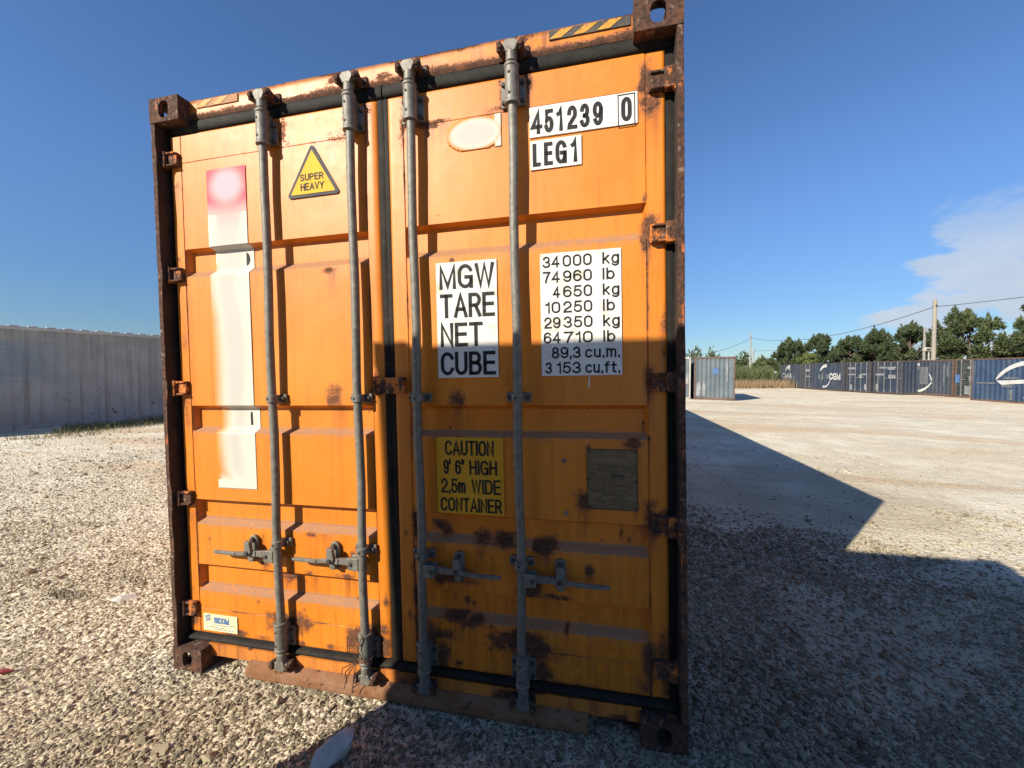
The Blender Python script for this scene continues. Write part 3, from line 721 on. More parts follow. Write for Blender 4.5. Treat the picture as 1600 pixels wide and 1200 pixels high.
letters(L, [(ch, a, b, 2.4835, .093) for ch, a, b in (('4', 1.914, 1.962), ('5', 1.970, 2.008), ('1', 2.020, 2.046), ('2', 2.064, 2.104), ('3', 2.114, 2.153), ('9', 2.165, 2.205), ('0', 2.275, 2.315))], YT, wt=.165)
L = flat_label('type_panel', 1.910, 2.119, 2.340, 2.457, WHITE); L['label'] = 'white panel reading LEG1'
letters(L, [('L', 1.920, 1.953, 2.352, .093), ('E', 1.967, 2.003, 2.352, .093), ('G', 2.014, 2.060, 2.352, .093), ('1', 2.076, 2.102, 2.352, .093)], YT, wt=.165)
mx = lambda f: 1.482 + f * .273
L = flat_label('weight_heading_panel', 1.481, 1.756, 1.486, 1.989, WHITE); L['label'] = 'white panel with the words MGW TARE NET CUBE'
letters(L, [('MGW', mx(.05), mx(.965), 1.873, .104), ('TARE', mx(.055), mx(.965), 1.748, .104), ('NET', mx(.05), mx(.76), 1.622, .104), ('CUBE', mx(.045), mx(.965), 1.497, .102)], YT, wt=.148)
nx = lambda f: 1.944 + f * .325
L = flat_label('weight_figure_panel', 1.943, 2.269, 1.487, 1.993, WHITE); L['label'] = 'white panel of weights in kg and lb'
rows = []; pit = .0625
R_ = lambda k: 1.934 - k * pit
for k, (a, xa, b, xb, u) in enumerate((('34', .03, '000', .285, 'kg'), ('74', .03, '960', .285, 'lb'), ('4', .155, '650', .285, 'kg'), ('10', .055, '250', .285, 'lb'), ('29', .04, '350', .285, 'kg'), ('64', .03, '710', .285, 'lb'))):
    rows += [(a, nx(xa), nx(.245), R_(k), .047), (b, nx(xb), nx(.645), R_(k), .047), (u, nx(.775), nx(.975 if u == 'kg' else .92), R_(k), .047)]
rows += [('89,3', nx(.13), nx(.495), R_(6), .047), ('cu.m.', nx(.55), nx(.975), R_(6), .047), ('3', nx(.045), nx(.13), R_(7), .047), ('153', nx(.19), nx(.495), R_(7), .047), ('cu.ft.', nx(.55), nx(.975), R_(7), .047)]
letters(L, rows, YT, wt=.148)
mb = MB(); mb.prism([(2.136, 1.486), (2.142, 1.486), (2.139, 1.445), (2.133, 1.430)], D - .002, D + .004); mb.build('sticker_tail', WHITE, BOX)
cx = lambda f: 1.464 + f * .306
L = flat_label('caution_panel', 1.463, 1.770, .884, 1.222, YELD); L['label'] = 'yellow caution panel about height and width'
letters(L, [('CAUTION', cx(.13), cx(.865), 1.143, .066), ('9’', cx(.10), cx(.215), 1.059, .064), ('6”', cx(.28), cx(.42), 1.059, .064), ('HIGH', cx(.495), cx(.905), 1.059, .064), ('2.5m', cx(.06), cx(.435), .975, .064), ('WIDE', cx(.52), cx(.955), .975, .064), ('CONTAINER', cx(.045), cx(.965), .893, .062)], YT, wt=.138)

def rounded_tri(pts, r, n=6):
    out = []; c = np.mean(pts, 0)
    for i in range(3):
        p = np.array(pts[i]); a = np.array(pts[i - 1]) - p; b = np.array(pts[(i + 1) % 3]) - p; a = a / np.linalg.norm(a); b = b / np.linalg.norm(b)
        bis = (a + b) / np.linalg.norm(a + b); half = math.acos(np.clip(a @ b, -1, 1)) / 2; ctr = p + bis * r / math.sin(half)
        t0 = p + a * r / math.tan(half); t1 = p + b * r / math.tan(half)
        a0 = math.atan2(*(t0 - ctr)[::-1]); a1 = math.atan2(*(t1 - ctr)[::-1]); da = (a1 - a0 + math.pi) % (2 * math.pi) - math.pi
        out += [tuple(ctr + r * np.array((math.cos(a0 + da * k / n), math.sin(a0 + da * k / n)))) for k in range(n + 1)]
    return out
T0 = [(.877, 2.594), (.733, 2.348), (1.021, 2.348)]
mb = MB(); mb.prism(rounded_tri(T0, .012), D - .0055, D + .004); L = mb.build('warning_triangle', GREYB, BOX); L['label'] = 'yellow triangle sign reading SUPER HEAVY'
mb = MB(); mb.prism(rounded_tri([(.877, 2.562), (.757, 2.362), (.997, 2.362)], .004), YT, YT + .001); mb.build('yellow_field', YEL, L)
letters(L, [('SUPER', .812, .936, 2.422, .032), ('HEAVY', .812, .938, 2.377, .034)], YT - .0012, wt=.17)

# data plate
L = flat_label('data_plate', 2.125, 2.325, .936, 1.184, PLATE, y=D - .006); L['label'] = 'small olive metal data plate with stamped text'
mb = MB()
mb.text('APPROVED FOR TRANSPORT', 2.133, 2.312, 1.168, .0065, D - .0075); mb.text('UNDER CUSTOMS SEAL', 2.150, 2.296, 1.153, .0065, D - .0075)
mb.text('CSC SAFETY APPROVAL', 2.152, 2.300, 1.030, .009, D - .0075)
for k in range(24):
    z = 1.122 - k * .0075
    if abs(z - 1.034) < .011: continue
    x = 2.135
    while x < 2.315:
        wl = random.uniform(.008, .045)
        if random.random() < .75: mb.prism([(x, z), (min(x + wl, 2.317), z), (min(x + wl, 2.317), z + .0028), (x, z + .0028)], D - .0075, D - .006)
        x += wl + .006
mb.prism([(2.228, 1.072), (2.275, 1.072), (2.275, 1.081), (2.228, 1.081)], D - .0078, D - .006)
for a, b, c, d in ((2.125, 2.325, 1.180, 1.184), (2.125, 2.325, .936, .940), (2.125, 2.129, .940, 1.180), (2.321, 2.325, .940, 1.180)):
    mb.prism([(a, c), (b, c), (b, d), (a, d)], D - .0085, D - .006)
mb.build('lettering', EMB, L, fix=False)
for x, z in ((2.133, 1.176), (2.317, 1.176), (2.133, .944), (2.317, .944), (2.131, 1.062), (2.319, 1.055)):
    mb = MB(); mb.tube([(x, D - .006, z), (x, D - .011, z)], [.005, .003], 8); mb.build('rivet', KP, L)
# maker's sticker
L = flat_label('maker_sticker', .138, .349, .190, .276, CREAM); L['label'] = 'small cream sticker with blue lettering'
mb = MB(); mb.text('SICOM', .205, .300, .232, .032, YT, .24)
for k in range(6):
    a = -.6 + k * .0; z = .238 + k * .0055; o = .010 * math.sin(k * 1.25); mb.prism([(.152 + o * .3, z), (.182 + o * .3, z + .007), (.184 + o * .3, z + .0105), (.154 + o * .3, z + .0035)], YT, YT + .001)
for (a, b, z) in ((.202, .296, .222), (.305, .335, .226), (.160, .215, .210), (.222, .268, .208), (.20, .33, .200)):
    x = a
    while x < b: mb.prism([(x, z), (x + .008, z), (x + .008, z + .003), (x, z + .003)], YT, YT + .001); x += .013
mb.build('lettering', BLUEI, L, fix=False)

def relief_sheet(name, x0, x1, z0, z1, fn, lift=.0030):
    ez = [z0, z1]
    for q in BANDS: ez += [v for v in q if z0 < v < z1]
    xs = axis(x0, x1, .005, [x0, x1]); zs = axis(z0, z1, .006, ez); X, Z = np.meshgrid(xs, zs)
    q = DOORS['left'] if x0 < 1.24 else DOORS['right']
    Y = D + recess(X, Z, q[2], q[3]) - lift; n, m = X.shape; I = np.arange(n * m).reshape(n, m)
    F = np.stack([I[:-1, :-1], I[:-1, 1:], I[1:, 1:], I[1:, :-1]], -1).reshape(-1, 4)
    at = fn(X, Z); F = F[at['fade'].ravel()[F].max(1) > .05]
    o = np_mesh(name, np.stack([X, Y, Z], -1).reshape(-1, 3), F, STRIP, BOX, at, smooth=False)
    s = o.modifiers.new('thick', 'SOLIDIFY'); s.thickness = .0008; s.offset = -1
    return o
def strip_attr(X, Z):
    # outline of the blurred-out area: a wavering ribbon; crisp white shows at its margins
    zz = (2.315, 2.20, 2.03, 1.95, 1.80, 1.6, 1.45, 1.35, 1.20, 1.05, .99, .93)
    lf = np.interp(Z, zz[::-1], (.262, .262, .270, .281, .300, .330, .352, .358, .366, .345, .330, .290)[::-1])
    cl = (.275, .275, .268, .276, .300, .312, .312, .308, .300, .315, .335, .335)
    cl = np.interp(Z, zz[::-1], cl[::-1])
    cr = np.interp(Z, zz[::-1], (.478, .470, .440, .432, .470, .480, .470, .440, .430, .446, .452, .452)[::-1])
    n = .012 * (fbm(np.stack([X * 7, Z * 5, 0 * X], -1), 3) - .5)
    ins = sst(X, cl - .055 + n, cl + .045 + n)
    fade = np.clip(ins, 0, 1); lower = sst(Z, 1.05, .97) * sst(X, .268, .30) + (Z < .985) * 1.; lower = np.clip(lower, 0, 1); fade = np.maximum(fade, lower)
    topw = sst(Z, 2.06, 2.10); fade = np.maximum(fade, topw)
    grey = sst(X, cl, cl + .07) * sst(X, cr + .02, cr - .05) * (1 - lower)
    e = np.hypot((X - .385) / .095, (Z - 2.455) / .085)
    redz = sst(Z, 2.300, 2.318) if False else (Z > 2.316) * 1.
    red = redz * np.clip(.20 + .8 * sst(e, .55, 1.35), 0, 1) * (1 - .55 * sst(Z, 2.40, 2.32))
    halo = (1 - redz) * .25 * sst(Z, 2.22, 2.316) * sst(X, .30, .34) * sst(X, .49, .45)
    return dict(fade=fade, red=np.maximum(red, halo), grey=grey * (1 - .4 * redz), cool=redz * sst(e, 1.2, .5))
L = relief_sheet('worn_strip', .268, .500, .942, 2.541, strip_attr); L['label'] = 'tall bleached white strip with a red top, its print worn away'
mb = MB(); y = D + DEP - .0048                         # the two bits of print that are left
a = np.linspace(-1.35, 1.35, 14); mb.prism([(.449 + .026 * math.cos(q), 2.098 + .034 * math.sin(q)) for q in a], y, y + .0008)
mb.prism([(.444, 1.263), (.456, 1.263), (.454, 1.330), (.444, 1.326)], y, y + .0008)
mb.build('lettering', INK, L)
def oval_attr(X, Z):
    e = np.hypot((X - 1.672) / .118, (Z - 2.525) / .066); box = 1. * (X > 1.755)
    f = sst(e, 1.12, .80); corner = (X > 1.758) * (e > .99)
    return dict(fade=np.maximum(f, corner * 1.), red=0 * X, grey=sst(e, 1.0, .6) * (1 - corner))
L = relief_sheet('bleached_panel', 1.548, 1.788, 2.458, 2.594, oval_attr); L['label'] = 'bleached white panel whose print is gone'
# pale chalk scribble beside the strip
mb = MB()
for k in range(3):
    z = 1.79 - k * .045; p = [(.150 + .075 * u / 7 + .006 * math.sin(5 * u + k), D + .004, z + .012 * math.sin(2.4 * u + k * 2) + .003 * u) for u in range(8 - 2 * k)]
    mb.tube(p, .0020, 6)
mb.build('chalk_mark', CHALK, BOX)

# wire twisted round the foot of the second bar
mb = MB(); x = RODS[1]
for k in range(3):
    pts = [(x + (.031 + .002 * k) * math.cos(a), .018 + (.031 + .002 * k) * math.sin(a), .185 + .010 * k + .004 * math.sin(3 * a)) for a in np.linspace(0, 2 * math.pi, 20)]
    mb.tube(pts, .0022, 5)
for (dx, dz, cx_) in ((-.075, -.13, 0), (-.06, -.10, -.02), (-.035, -.15, .01), (-.05, .12, -.01), (.03, .14, 0), (-.028, .10, -.015), (-.085, -.06, -.02)):
    mb.tube([(x - .03 if dx < 0 else x + .02, -.012, .19), (x - .03 + dx * .5 + cx_, -.024, .19 + dz * .45), (x - .02 + dx, -.016, .19 + dz)], .0022, 5)
wire = mb.build('tie_wire', KP); wire.matrix_world = RC
tag(wire, 'thin rusty wire twisted round the foot of the second locking bar from the left', 'wire')

# ------------------------------------------------------------------ the ground
def ground_mat():
    m, t, p, co = material('yard_gravel_ground')
    big = t.noise(co, .22, 5., .6); mid = t.noise(co, 1.6, 6., .65); fine = t.noise(co, 34, 6., .75)
    rut = t.noise(t.scalevec(co, (.10, .55, 1)), 1., 5., .6, dist=.8)
    vor = t.add('ShaderNodeTexVoronoi', {'Vector': co, 'Scale': 38.}, feature='F1'); vd, vc = vor.outputs['Distance'], vor.outputs['Color']
    vor2 = t.add('ShaderNodeTexVoronoi', {'Vector': co, 'Scale': 11.}, feature='F1')
    c = t.mix(t.step(big, .35, .68), (.80, .725, .565), (.72, .615, .445))
    c = t.mix(t.math('MULTIPLY', t.step(rut, .46, .62), .85), c, (.62, .425, .25))
    c = t.mix(t.math('MULTIPLY', t.step(mid, .52, .75), .55), c, (.80, .73, .60))
    g = t.mix(t.add('ShaderNodeSeparateColor', {0: vc}).outputs[0], (.42, .35, .26), (.74, .65, .50))
    c = t.mix(t.math('MULTIPLY', t.step(mid, .62, .42), .55), c, g)
    c = t.mix(t.math('MULTIPLY', t.step(fine, .58, .74), .40), c, (.32, .26, .20))
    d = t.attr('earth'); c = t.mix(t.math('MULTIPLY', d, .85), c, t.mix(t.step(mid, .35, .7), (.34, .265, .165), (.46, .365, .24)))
    setp(t, p, Base_Color=c, Roughness=.95, Specular_IOR_Level=.2)
    h = t.math('ADD', t.math('MULTIPLY', vd, -.9), t.math('MULTIPLY', fine, .7)); h = t.math('ADD', h, t.math('MULTIPLY', vor2.outputs['Distance'], -.8))
    bump(t, p, h, .8, .022)
    return m
def sp(lo, hi, step, far, n):
    a = np.arange(lo, hi + 1e-6, step); g = np.geomspace(step * 1.6, far, n)
    return np.concatenate([lo - g[::-1], a, hi + g])
gx = sp(-16, 32, .16, 2200, 46); gy = sp(-7, 52, .20, 2500, 46)
X, Y = np.meshgrid(gx, gy); Z = gz(X, Y); n, m_ = X.shape; I = np.arange(n * m_).reshape(n, m_)
F = np.stack([I[:-1, :-1], I[:-1, 1:], I[1:, 1:], I[1:, :-1]], -1).reshape(-1, 4)
earth = sst(fbm(np.stack([X * .55, Y * .55, 0 * X + 2], -1), 4), .44, .56) * sst(X, 1.5, 2.8) * sst(X, 9., 5.) * sst(Y, 9., 4.) * .55
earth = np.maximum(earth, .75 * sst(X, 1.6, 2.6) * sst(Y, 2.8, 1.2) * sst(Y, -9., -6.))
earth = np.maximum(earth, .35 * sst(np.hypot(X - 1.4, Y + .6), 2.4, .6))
gr = np_mesh('ground', np.stack([X, Y, Z], -1).reshape(-1, 3), F, ground_mat(), None, dict(earth=earth.ravel()), smooth=True); tag(gr, kind='structure')

# loose stones: nobody could count them, so they are two scatters of angular chips
def stone_mat():
    m, t, p, co = material('crushed_limestone')
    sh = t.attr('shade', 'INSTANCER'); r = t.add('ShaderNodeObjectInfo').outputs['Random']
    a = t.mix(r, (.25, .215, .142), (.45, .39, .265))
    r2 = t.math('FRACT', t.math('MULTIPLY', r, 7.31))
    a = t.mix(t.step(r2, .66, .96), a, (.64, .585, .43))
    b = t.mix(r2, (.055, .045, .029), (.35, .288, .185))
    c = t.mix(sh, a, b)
    n = t.noise(co, 5., 4., .6); c = t.mix(t.math('MULTIPLY', t.step(n, .45, .7), .35), c, (.42, .33, .23))
    setp(t, p, Base_Color=c, Roughness=.88, Specular_IOR_Level=.3)
    return m
STONE = stone_mat()
src = bpy.data.collections.new('stone_shapes')
for k in range(14):
    bm = bmesh.new(); r = np.random.default_rng(100 + k)
    for q in range(11 + k % 7):
        v = r.normal(size=3); v /= np.linalg.norm(v); v *= r.uniform(.8, 1.1); bm.verts.new((v[0] * r.uniform(.8, 1.15), v[1] * r.uniform(.6, .9), v[2] * .58))
    bmesh.ops.convex_hull(bm, input=bm.verts); bmesh.ops.delete(bm, geom=[v for v in bm.verts if not v.link_faces], context='VERTS')
    me = bpy.data.meshes.new('stone'); bm.to_mesh(me); bm.free(); me.materials.append(STONE)
    src.objects.link(bpy.data.objects.new('stone_%02d' % k, me))
def scatter(name, P, rad, rot, shade):
    me = bpy.data.meshes.new(name); me.vertices.add(len(P)); me.vertices.foreach_set('co', P.astype(np.float32).ravel())
    a = me.attributes.new('rad', 'FLOAT_VECTOR', 'POINT'); a.data.foreach_set('vector', rad.astype(np.float32).ravel())
    a = me.attributes.new('rot', 'FLOAT_VECTOR', 'POINT'); a.data.foreach_set('vector', rot.astype(np.float32).ravel())
    a = me.attributes.new('shade', 'FLOAT', 'POINT'); a.data.foreach_set('value', shade.astype(np.float32))
    o = link(bpy.data.objects.new(name, me))
    g = bpy.data.node_groups.new(name, 'GeometryNodeTree')
    g.interface.new_socket('Geometry', in_out='INPUT', socket_type='NodeSocketGeometry'); g.interface.new_socket('Geometry', in_out='OUTPUT', socket_type='NodeSocketGeometry')
    N = g.nodes; Lk = g.links; gi = N.new('NodeGroupInput'); go = N.new('NodeGroupOutput')
    ci = N.new('GeometryNodeCollectionInfo'); ci.inputs['Collection'].default_value = src; ci.inputs['Separate Children'].default_value = True; ci.inputs['Reset Children'].default_value = True
    ip = N.new('GeometryNodeInstanceOnPoints'); ip.inputs['Pick Instance'].default_value = True
    def na(nm):
        q = N.new('GeometryNodeInputNamedAttribute'); q.data_type = 'FLOAT_VECTOR'; q.inputs['Name'].default_value = nm; return q.outputs[0]
    Lk.new(gi.outputs[0], ip.inputs['Points']); Lk.new(ci.outputs[0], ip.inputs['Instance']); Lk.new(na('rad'), ip.inputs['Scale']); Lk.new(na('rot'), ip.inputs['Rotation'])
    Lk.new(ip.outputs[0], go.inputs[0])
    md = o.modifiers.new('scatter', 'NODES'); md.node_group = g
    return tag(o, kind='stuff')
fw = np.array([-math.sin(YAW), math.cos(YAW)]); rt = np.array([math.cos(YAW), math.sin(YAW)]); C2 = np.array(CAM[:2])
def points(n, d0, d1, power, margin=1.12):
    """ground points in the field the camera covers, a margin round it, thinning with distance"""
    out = []
    u = rng.random(n); d = d0 * (d1 / d0) ** (u ** power); s = (rng.random(n) * 2 - 1) * (1.25 * margin * d + .55)
    return C2 + d[:, None] * fw + s[:, None] * rt
def inside_box(P): return (P[:, 0] > .06) & (P[:, 0] < 2.46) & (P[:, 1] > .35) & (P[:, 1] < 13.7)
GS = []
def layer(n, d0, d1, power, r0, r1, gate):
    P = points(n, d0, d1, power); P = P[~inside_box(P)]
    d = (P - C2) @ fw
    nz = fbm(np.stack([P[:, 0] * .8, P[:, 1] * .8, 0 * d + 2], -1), 4)
    x, y = P[:, 0], P[:, 1]
    right = sst(x, 1.9, 2.7)
    nb = fbm(np.stack([P[:, 0] * .75 + .5 * P[:, 1], P[:, 1] * .95 - .3 * P[:, 0], 0 * d + 6], -1), 4)
    strip_ = sst(x - 2.5, 1.0, .35) * sst(y, 4.5, 2.0) + sst(y + .35 * (x - 2.5), .7, .0)
    dens = np.where(right > .5, np.clip(.12 + .26 * sst(y, 3.4, .8) + 1.1 * np.maximum(sst(nb, .47, .60), strip_), 0, 1), 1.0)
    dens *= np.where(x > 2.5, 1 - .8 * sst(y - .25 * (x - 2.5), 3.5, 7.5), 1)
    dens *= np.where(x < 1.2, np.clip(.45 + 1.0 * sst(nb, .40, .56), 0, 1), 1) * np.where(x < 0, 1 - .5 * sst(-x, 5, 9), 1)
    dens *= np.where((x > 3) & (y > 4), .35, 1)
    keep = rng.random(len(P)) < dens * gate; P = P[keep]; nz = nz[keep]; x, y, d = x[keep], y[keep], d[keep]
    r = np.exp(rng.normal(-.06, .50, len(P))); r = np.clip(r0 * r, r0 * .45, r1)
    z = gz(P[:, 0], P[:, 1]) + r * rng.uniform(-.22, .26, len(P))
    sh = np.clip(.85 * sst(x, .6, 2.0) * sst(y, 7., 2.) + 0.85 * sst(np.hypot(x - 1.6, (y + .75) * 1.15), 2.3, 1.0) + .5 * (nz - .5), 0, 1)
    sc = r[:, None] * rng.uniform(.75, 1.25, (len(P), 3)); ro = np.stack([rng.normal(0, .38, len(P)), rng.normal(0, .38, len(P)), rng.uniform(0, 6.28, len(P))], -1)
    GS.append((np.column_stack([P, z]), sc, ro, sh))
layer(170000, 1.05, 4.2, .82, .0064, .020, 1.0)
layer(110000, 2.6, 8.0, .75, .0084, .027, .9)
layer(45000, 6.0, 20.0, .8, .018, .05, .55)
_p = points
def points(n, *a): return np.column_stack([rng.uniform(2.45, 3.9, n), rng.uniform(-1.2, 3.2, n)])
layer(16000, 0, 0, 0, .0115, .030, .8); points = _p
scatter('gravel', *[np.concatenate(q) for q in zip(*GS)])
GS.clear(); layer(1500, 1.3, 14, .9, .026, .042, .4); scatter('coarse_gravel', *[np.concatenate(q) for q in zip(*GS)])

def rock(name, label, loc, size, rot, mat, cat, seed):
    bm = bmesh.new(); r = np.random.default_rng(seed)
    for q in range(22):
        v = r.normal(size=3); v /= np.linalg.norm(v); bm.verts.new((v[0] * size[0], v[1] * size[1], v[2] * size[2]))
    bmesh.ops.convex_hull(bm, input=bm.verts); bmesh.ops.delete(bm, geom=[v for v in bm.verts if not v.link_faces], context='VERTS')
    me = bpy.data.meshes.new(name); bm.to_mesh(me); bm.free(); me.materials.append(mat)
    o = link(bpy.data.objects.new(name, me)); o.location = loc; o.rotation_euler = rot
    b = o.modifiers.new('bevel', 'BEVEL'); b.width = .002; b.segments = 1
    return tag(o, label, cat)
CONC = plain('broken_concrete', (.46, .44, .40), (.60, .58, .54), 30, .9, 0, .6, .004, 120)
rock('rock', 'pale flat splinter of concrete lying in gravel before the orange container', (1.165, -.265, .020), (.050, .092, .055), (.35, .5, -.5), CONC, 'rock', 21)
rock('rubble_piece', 'small grey slab lying among the gravel left of the container', (-.97, .47, -.035), (.10, .035, .02), (.1, 0, .5), CONC, 'rubble', 5)
RED = plain('red_plastic', (.40, .05, .05), (.46, .08, .07), 20, .5)
rock('plastic_scrap', 'faded red plastic scrap at the left edge of the gravel', (-.80, -.21, -.025), (.045, .02, .008), (.1, .1, .6), RED, 'scrap', 9)
PALE = plain('pale_board', (.55, .50, .42), (.66, .61, .53), 12, .8)
mb = MB(); mb.box((-.55, -.05, 0), (.55, .05, .035)); o = mb.build('plank', PALE, None, bevel=.004); o.location = (-9.95, 4.25, -.12); o.rotation_euler = (0, 0, .35)
tag(o, 'short pale plank lying before the long white container', 'plank')

# ------------------------------------------------------------------ other containers
def metal_paint(name, c1, c2, rust=.62, scale=1.2, spec=.4, dirt=(.13, .115, .10)):
    m, t, p, co = material(name)
    n = t.noise(co, scale, 6., .65); run = t.noise(t.scalevec(co, (4, 4, .35)), 1., 5., .65)
    c = t.mix(t.step(n, .32, .7), c1, c2)
    c = t.mix(t.math('MULTIPLY', t.step(run, .50, .75), .45), c, dirt)
    r = t.step(t.math('ADD', t.math('MULTIPLY', t.noise(co, 4.5, 6., .7), .7), t.math('MULTIPLY', run, .3)), rust, rust + .05)
    c = t.mix(r, c, (.085, .038, .022))
    setp(t, p, Base_Color=c, Roughness=.62, Specular_IOR_Level=spec)
    bump(t, p, t.noise(co, 30, 4., .6), .2, .003)
    return m
NAVY = metal_paint('navy_paint', (.022, .032, .054), (.034, .048, .074), .64)
SLATE = metal_paint('slate_blue_paint', (.034, .042, .060), (.050, .060, .080), .64)
COBALT = metal_paint('cobalt_paint', (.022, .045, .096), (.036, .065, .120), .65)
DKGRN = metal_paint('dark_grey_green_paint', (.024, .034, .034), (.038, .048, .048), .66)
PALEB = metal_paint('pale_blue_paint', (.085, .110, .128), (.125, .150, .165), .66, dirt=(.15, .155, .15))
def reefer_paint():
    m, t, p, co = material('stained_white_paint')
    sep = t.add('ShaderNodeSeparateXYZ', {0: co}); y, z = sep.outputs[1], sep.outputs[2]
    run = t.noise(t.scalevec(co, (7, 7, .3)), 1., 5., .65); n = t.noise(co, 1.1, 6., .65); h = t.noise(t.scalevec(co, (1, .35, 3)), 1.6, 5., .65)
    c = t.mix(t.step(n, .32, .7), (.31, .325, .30), (.42, .43, .395)); c = t.mix(t.math('MULTIPLY', t.step(run, .46, .70), .7), c, (.20, .19, .155))
    blue = t.math('MULTIPLY', t.math('MULTIPLY', t.step(y, 5.6, 3.2), t.step(z, 1.1, 1.5)), t.math('MULTIPLY', t.step(z, 2.55, 2.35), t.step(h, .25, .6)))
    c = t.mix(t.math('MULTIPLY', blue, .75), c, (.16, .26, .32))
    c = t.mix(t.math('MULTIPLY', t.step(h, .55, .72), .18), c, (.22, .22, .21))
    k = t.math('MULTIPLY', t.step(t.noise(co, 3.6, 6., .7), .60, .68), t.step(z, 1.7, .3)); c = t.mix(k, c, (.06, .038, .028))
    k2 = t.step(t.noise(t.scalevec(co, (1, 1, .6)), 5., 4., .6), .70, .74); c = t.mix(k2, c, (.05, .045, .04))
    setp(t, p, Base_Color=c, Roughness=.65); return m
REEFER = reefer_paint()
DARKW = plain('grey_wall_paint', (.05, .05, .048), (.08, .078, .072), 2, .6)  # unseen container behind the camera, painted this dark to cut fill light
DWHITE = metal_paint('dirty_white_paint', (.46, .46, .44), (.58, .57, .54), .70, 2.2, dirt=(.33, .31, .28))
CFRM = metal_paint('brown_frame', (.095, .062, .048), (.16, .10, .075), .55)
GFRM = metal_paint('grey_frame', (.34, .33, .30), (.46, .44, .40), .60)
DFRM = metal_paint('dark_frame', (.055, .050, .050), (.085, .070, .062), .55)
LOGO = plain('worn_white_paint', (.46, .46, .44), (.58, .57, .55), 3, .6, stain=((.14, .16, .20), .85))
BARS = plain('dull_bar_steel', (.14, .15, .16), (.20, .20, .20), 5, .6)
LOGOG = plain('greyed_white_paint', (.09, .10, .12), (.17, .18, .19), 2.5, .6, stain=((.05, .06, .08), .9))
SOFT = plain('weathered_panel', (.13, .14, .15), (.32, .32, .32), 1.5, .6)
BLUEP = plain('blue_patch', (.06, .12, .28), (.09, .16, .33), 3, .5)

def sea_container(name, label, loc, yaw, L, Wd, H, paint, frame, group=None, door=True, front=None, ribs=.28, dep=.036, cat='container'):
    t = empty(name, loc, yaw); tag(t, label, cat, group)
    mb = MB(); P = .085
    for x in (0, Wd - P):
        for y in (0, L - P): mb.box((x, y, .118), (x + P, y + P, H - .118))
    for x in (0.006, Wd - .066): mb.box((x, P, H - .09), (x + .06, L - P, H - .012)); mb.box((x, P, .015), (x + .06, L - P, .15))
    for y in (0.006, L - .066): mb.box((P, y, H - .11), (Wd - P, y + .06, H - .008)); mb.box((P, y, .02), (Wd - P, y + .06, .15))
    mb.build('frame', frame, t, bevel=.006)
    for x in (-.004, Wd - .158):
        for y in (-.004, L - .174):
            for z in (0, H - .118 + .008):
                q = MB(); s = .0
                hole_box(q, (x, y, z), (x + .162, y + .178, z + .118), {(1, 0 if y < 1 else 1): (.055, .08), (0, 0 if x < 1 else 1): (.08, .08)}); q.build('corner_casting', frame, t)
    for x, nx in ((.012, -1), (Wd - .012, 1)):
        mb = MB(); wall_mesh(mb, (x, P), (0, 1), (nx, 0), L - 2 * P, .15, H - .09, ribs, dep); mb.build('side_wall', paint, t, fix=False)
    mb = MB(); mb.box((.05, P, H - .045), (Wd - .05, L - P, H - .03))
    y = .3
    while y < L - .4: mb.box((.07, y, H - .032), (Wd - .07, y + .12, H - .010)); y += .36
    mb.build('roof', paint, t)
    mb = MB(); mb.box((.06, P, .06), (Wd - .06, L - P, .12)); mb.build('floor_frame', frame, t)
    ye, s = (L - .02, 1)
    mb = MB(); wall_mesh(mb, (P, ye), (1, 0), (0, 1), Wd - 2 * P, .15, H - .11, .26, .036); mb.build('end_wall', paint, t, fix=False)
    if not door:
        mb = MB(); wall_mesh(mb, (P, .02), (1, 0), (0, -1), Wd - 2 * P, .15, H - .11, front or .26, .036); mb.build('end_wall', paint, t, fix=False)
    else:
        for k in (0, 1):
            x0 = P + .01 if k == 0 else Wd / 2 + .012; x1 = Wd / 2 - .012 if k == 0 else Wd - P - .01
            mb = MB(); z0, z1 = .16, H - .12; zs = [z0]; n = 4
            prof = []
            for i in range(n):
                a = z0 + (z1 - z0) * (i + .55) / n; prof += [(a, .03), (a + .015, .07), (a + .18, .07), (a + .21, .03)]
            prof = [(z0, .03)] + [q for q in prof if q[0] < z1 - .02] + [(z1, .03)]
            V = []
            for z, y in prof: V += [(x0, y, z), (x1, y, z)]
            mb.add(V, [(2 * i, 2 * i + 1, 2 * i + 3, 2 * i + 2) for i in range(len(prof) - 1)])
            mb.box((x0, .028, z0), (x0 + .09, .08, z1)); mb.box((x1 - .09, .028, z0), (x1, .08, z1))
            d = mb.build('door', paint, t, fix=False)
            for x in (x0 + .30, x1 - .25):
                b = MB(); b.tube([(x, -.005, .1), (x, -.005, H - .06)], .022, 8); b.box((x - .04, -.02, .14), (x + .04, .03, .26)); b.box((x - .04, -.02, H - .26), (x + .04, .03, H - .12)); b.box((x - .04, -.02, 1.2), (x + .30, .01, 1.25))
                b.build('locking_rod', BARS, d)
    return t
def side_mark(t, L, polys, name, mat, x=-.001):
    """paint on the wall at local x = 0, read from outside; u runs to the reader's right"""
    mb = MB()
    for pl in polys:
        n = len(pl); V = [(x, L - u, z) for u, z in pl] + [(x + .012, L - u, z) for u, z in pl]
        mb.add(V, [tuple(range(n)), tuple(reversed(range(n, 2 * n)))] + [(i, n + i, n + (i + 1) % n, (i + 1) % n) for i in range(n)])
    return mb.build(name, mat, t)
def side_text(t, L, s, u0, u1, z, cap, mat, x=-.004):
    V, F = strokes(s, u0, u1, z, cap, .2 * cap)
    mb = MB(); mb.add(np.stack([np.full(len(V), x), L - V[:, 0], V[:, 1]], 1), F)
    return mb.build('lettering', mat, t, fix=False)
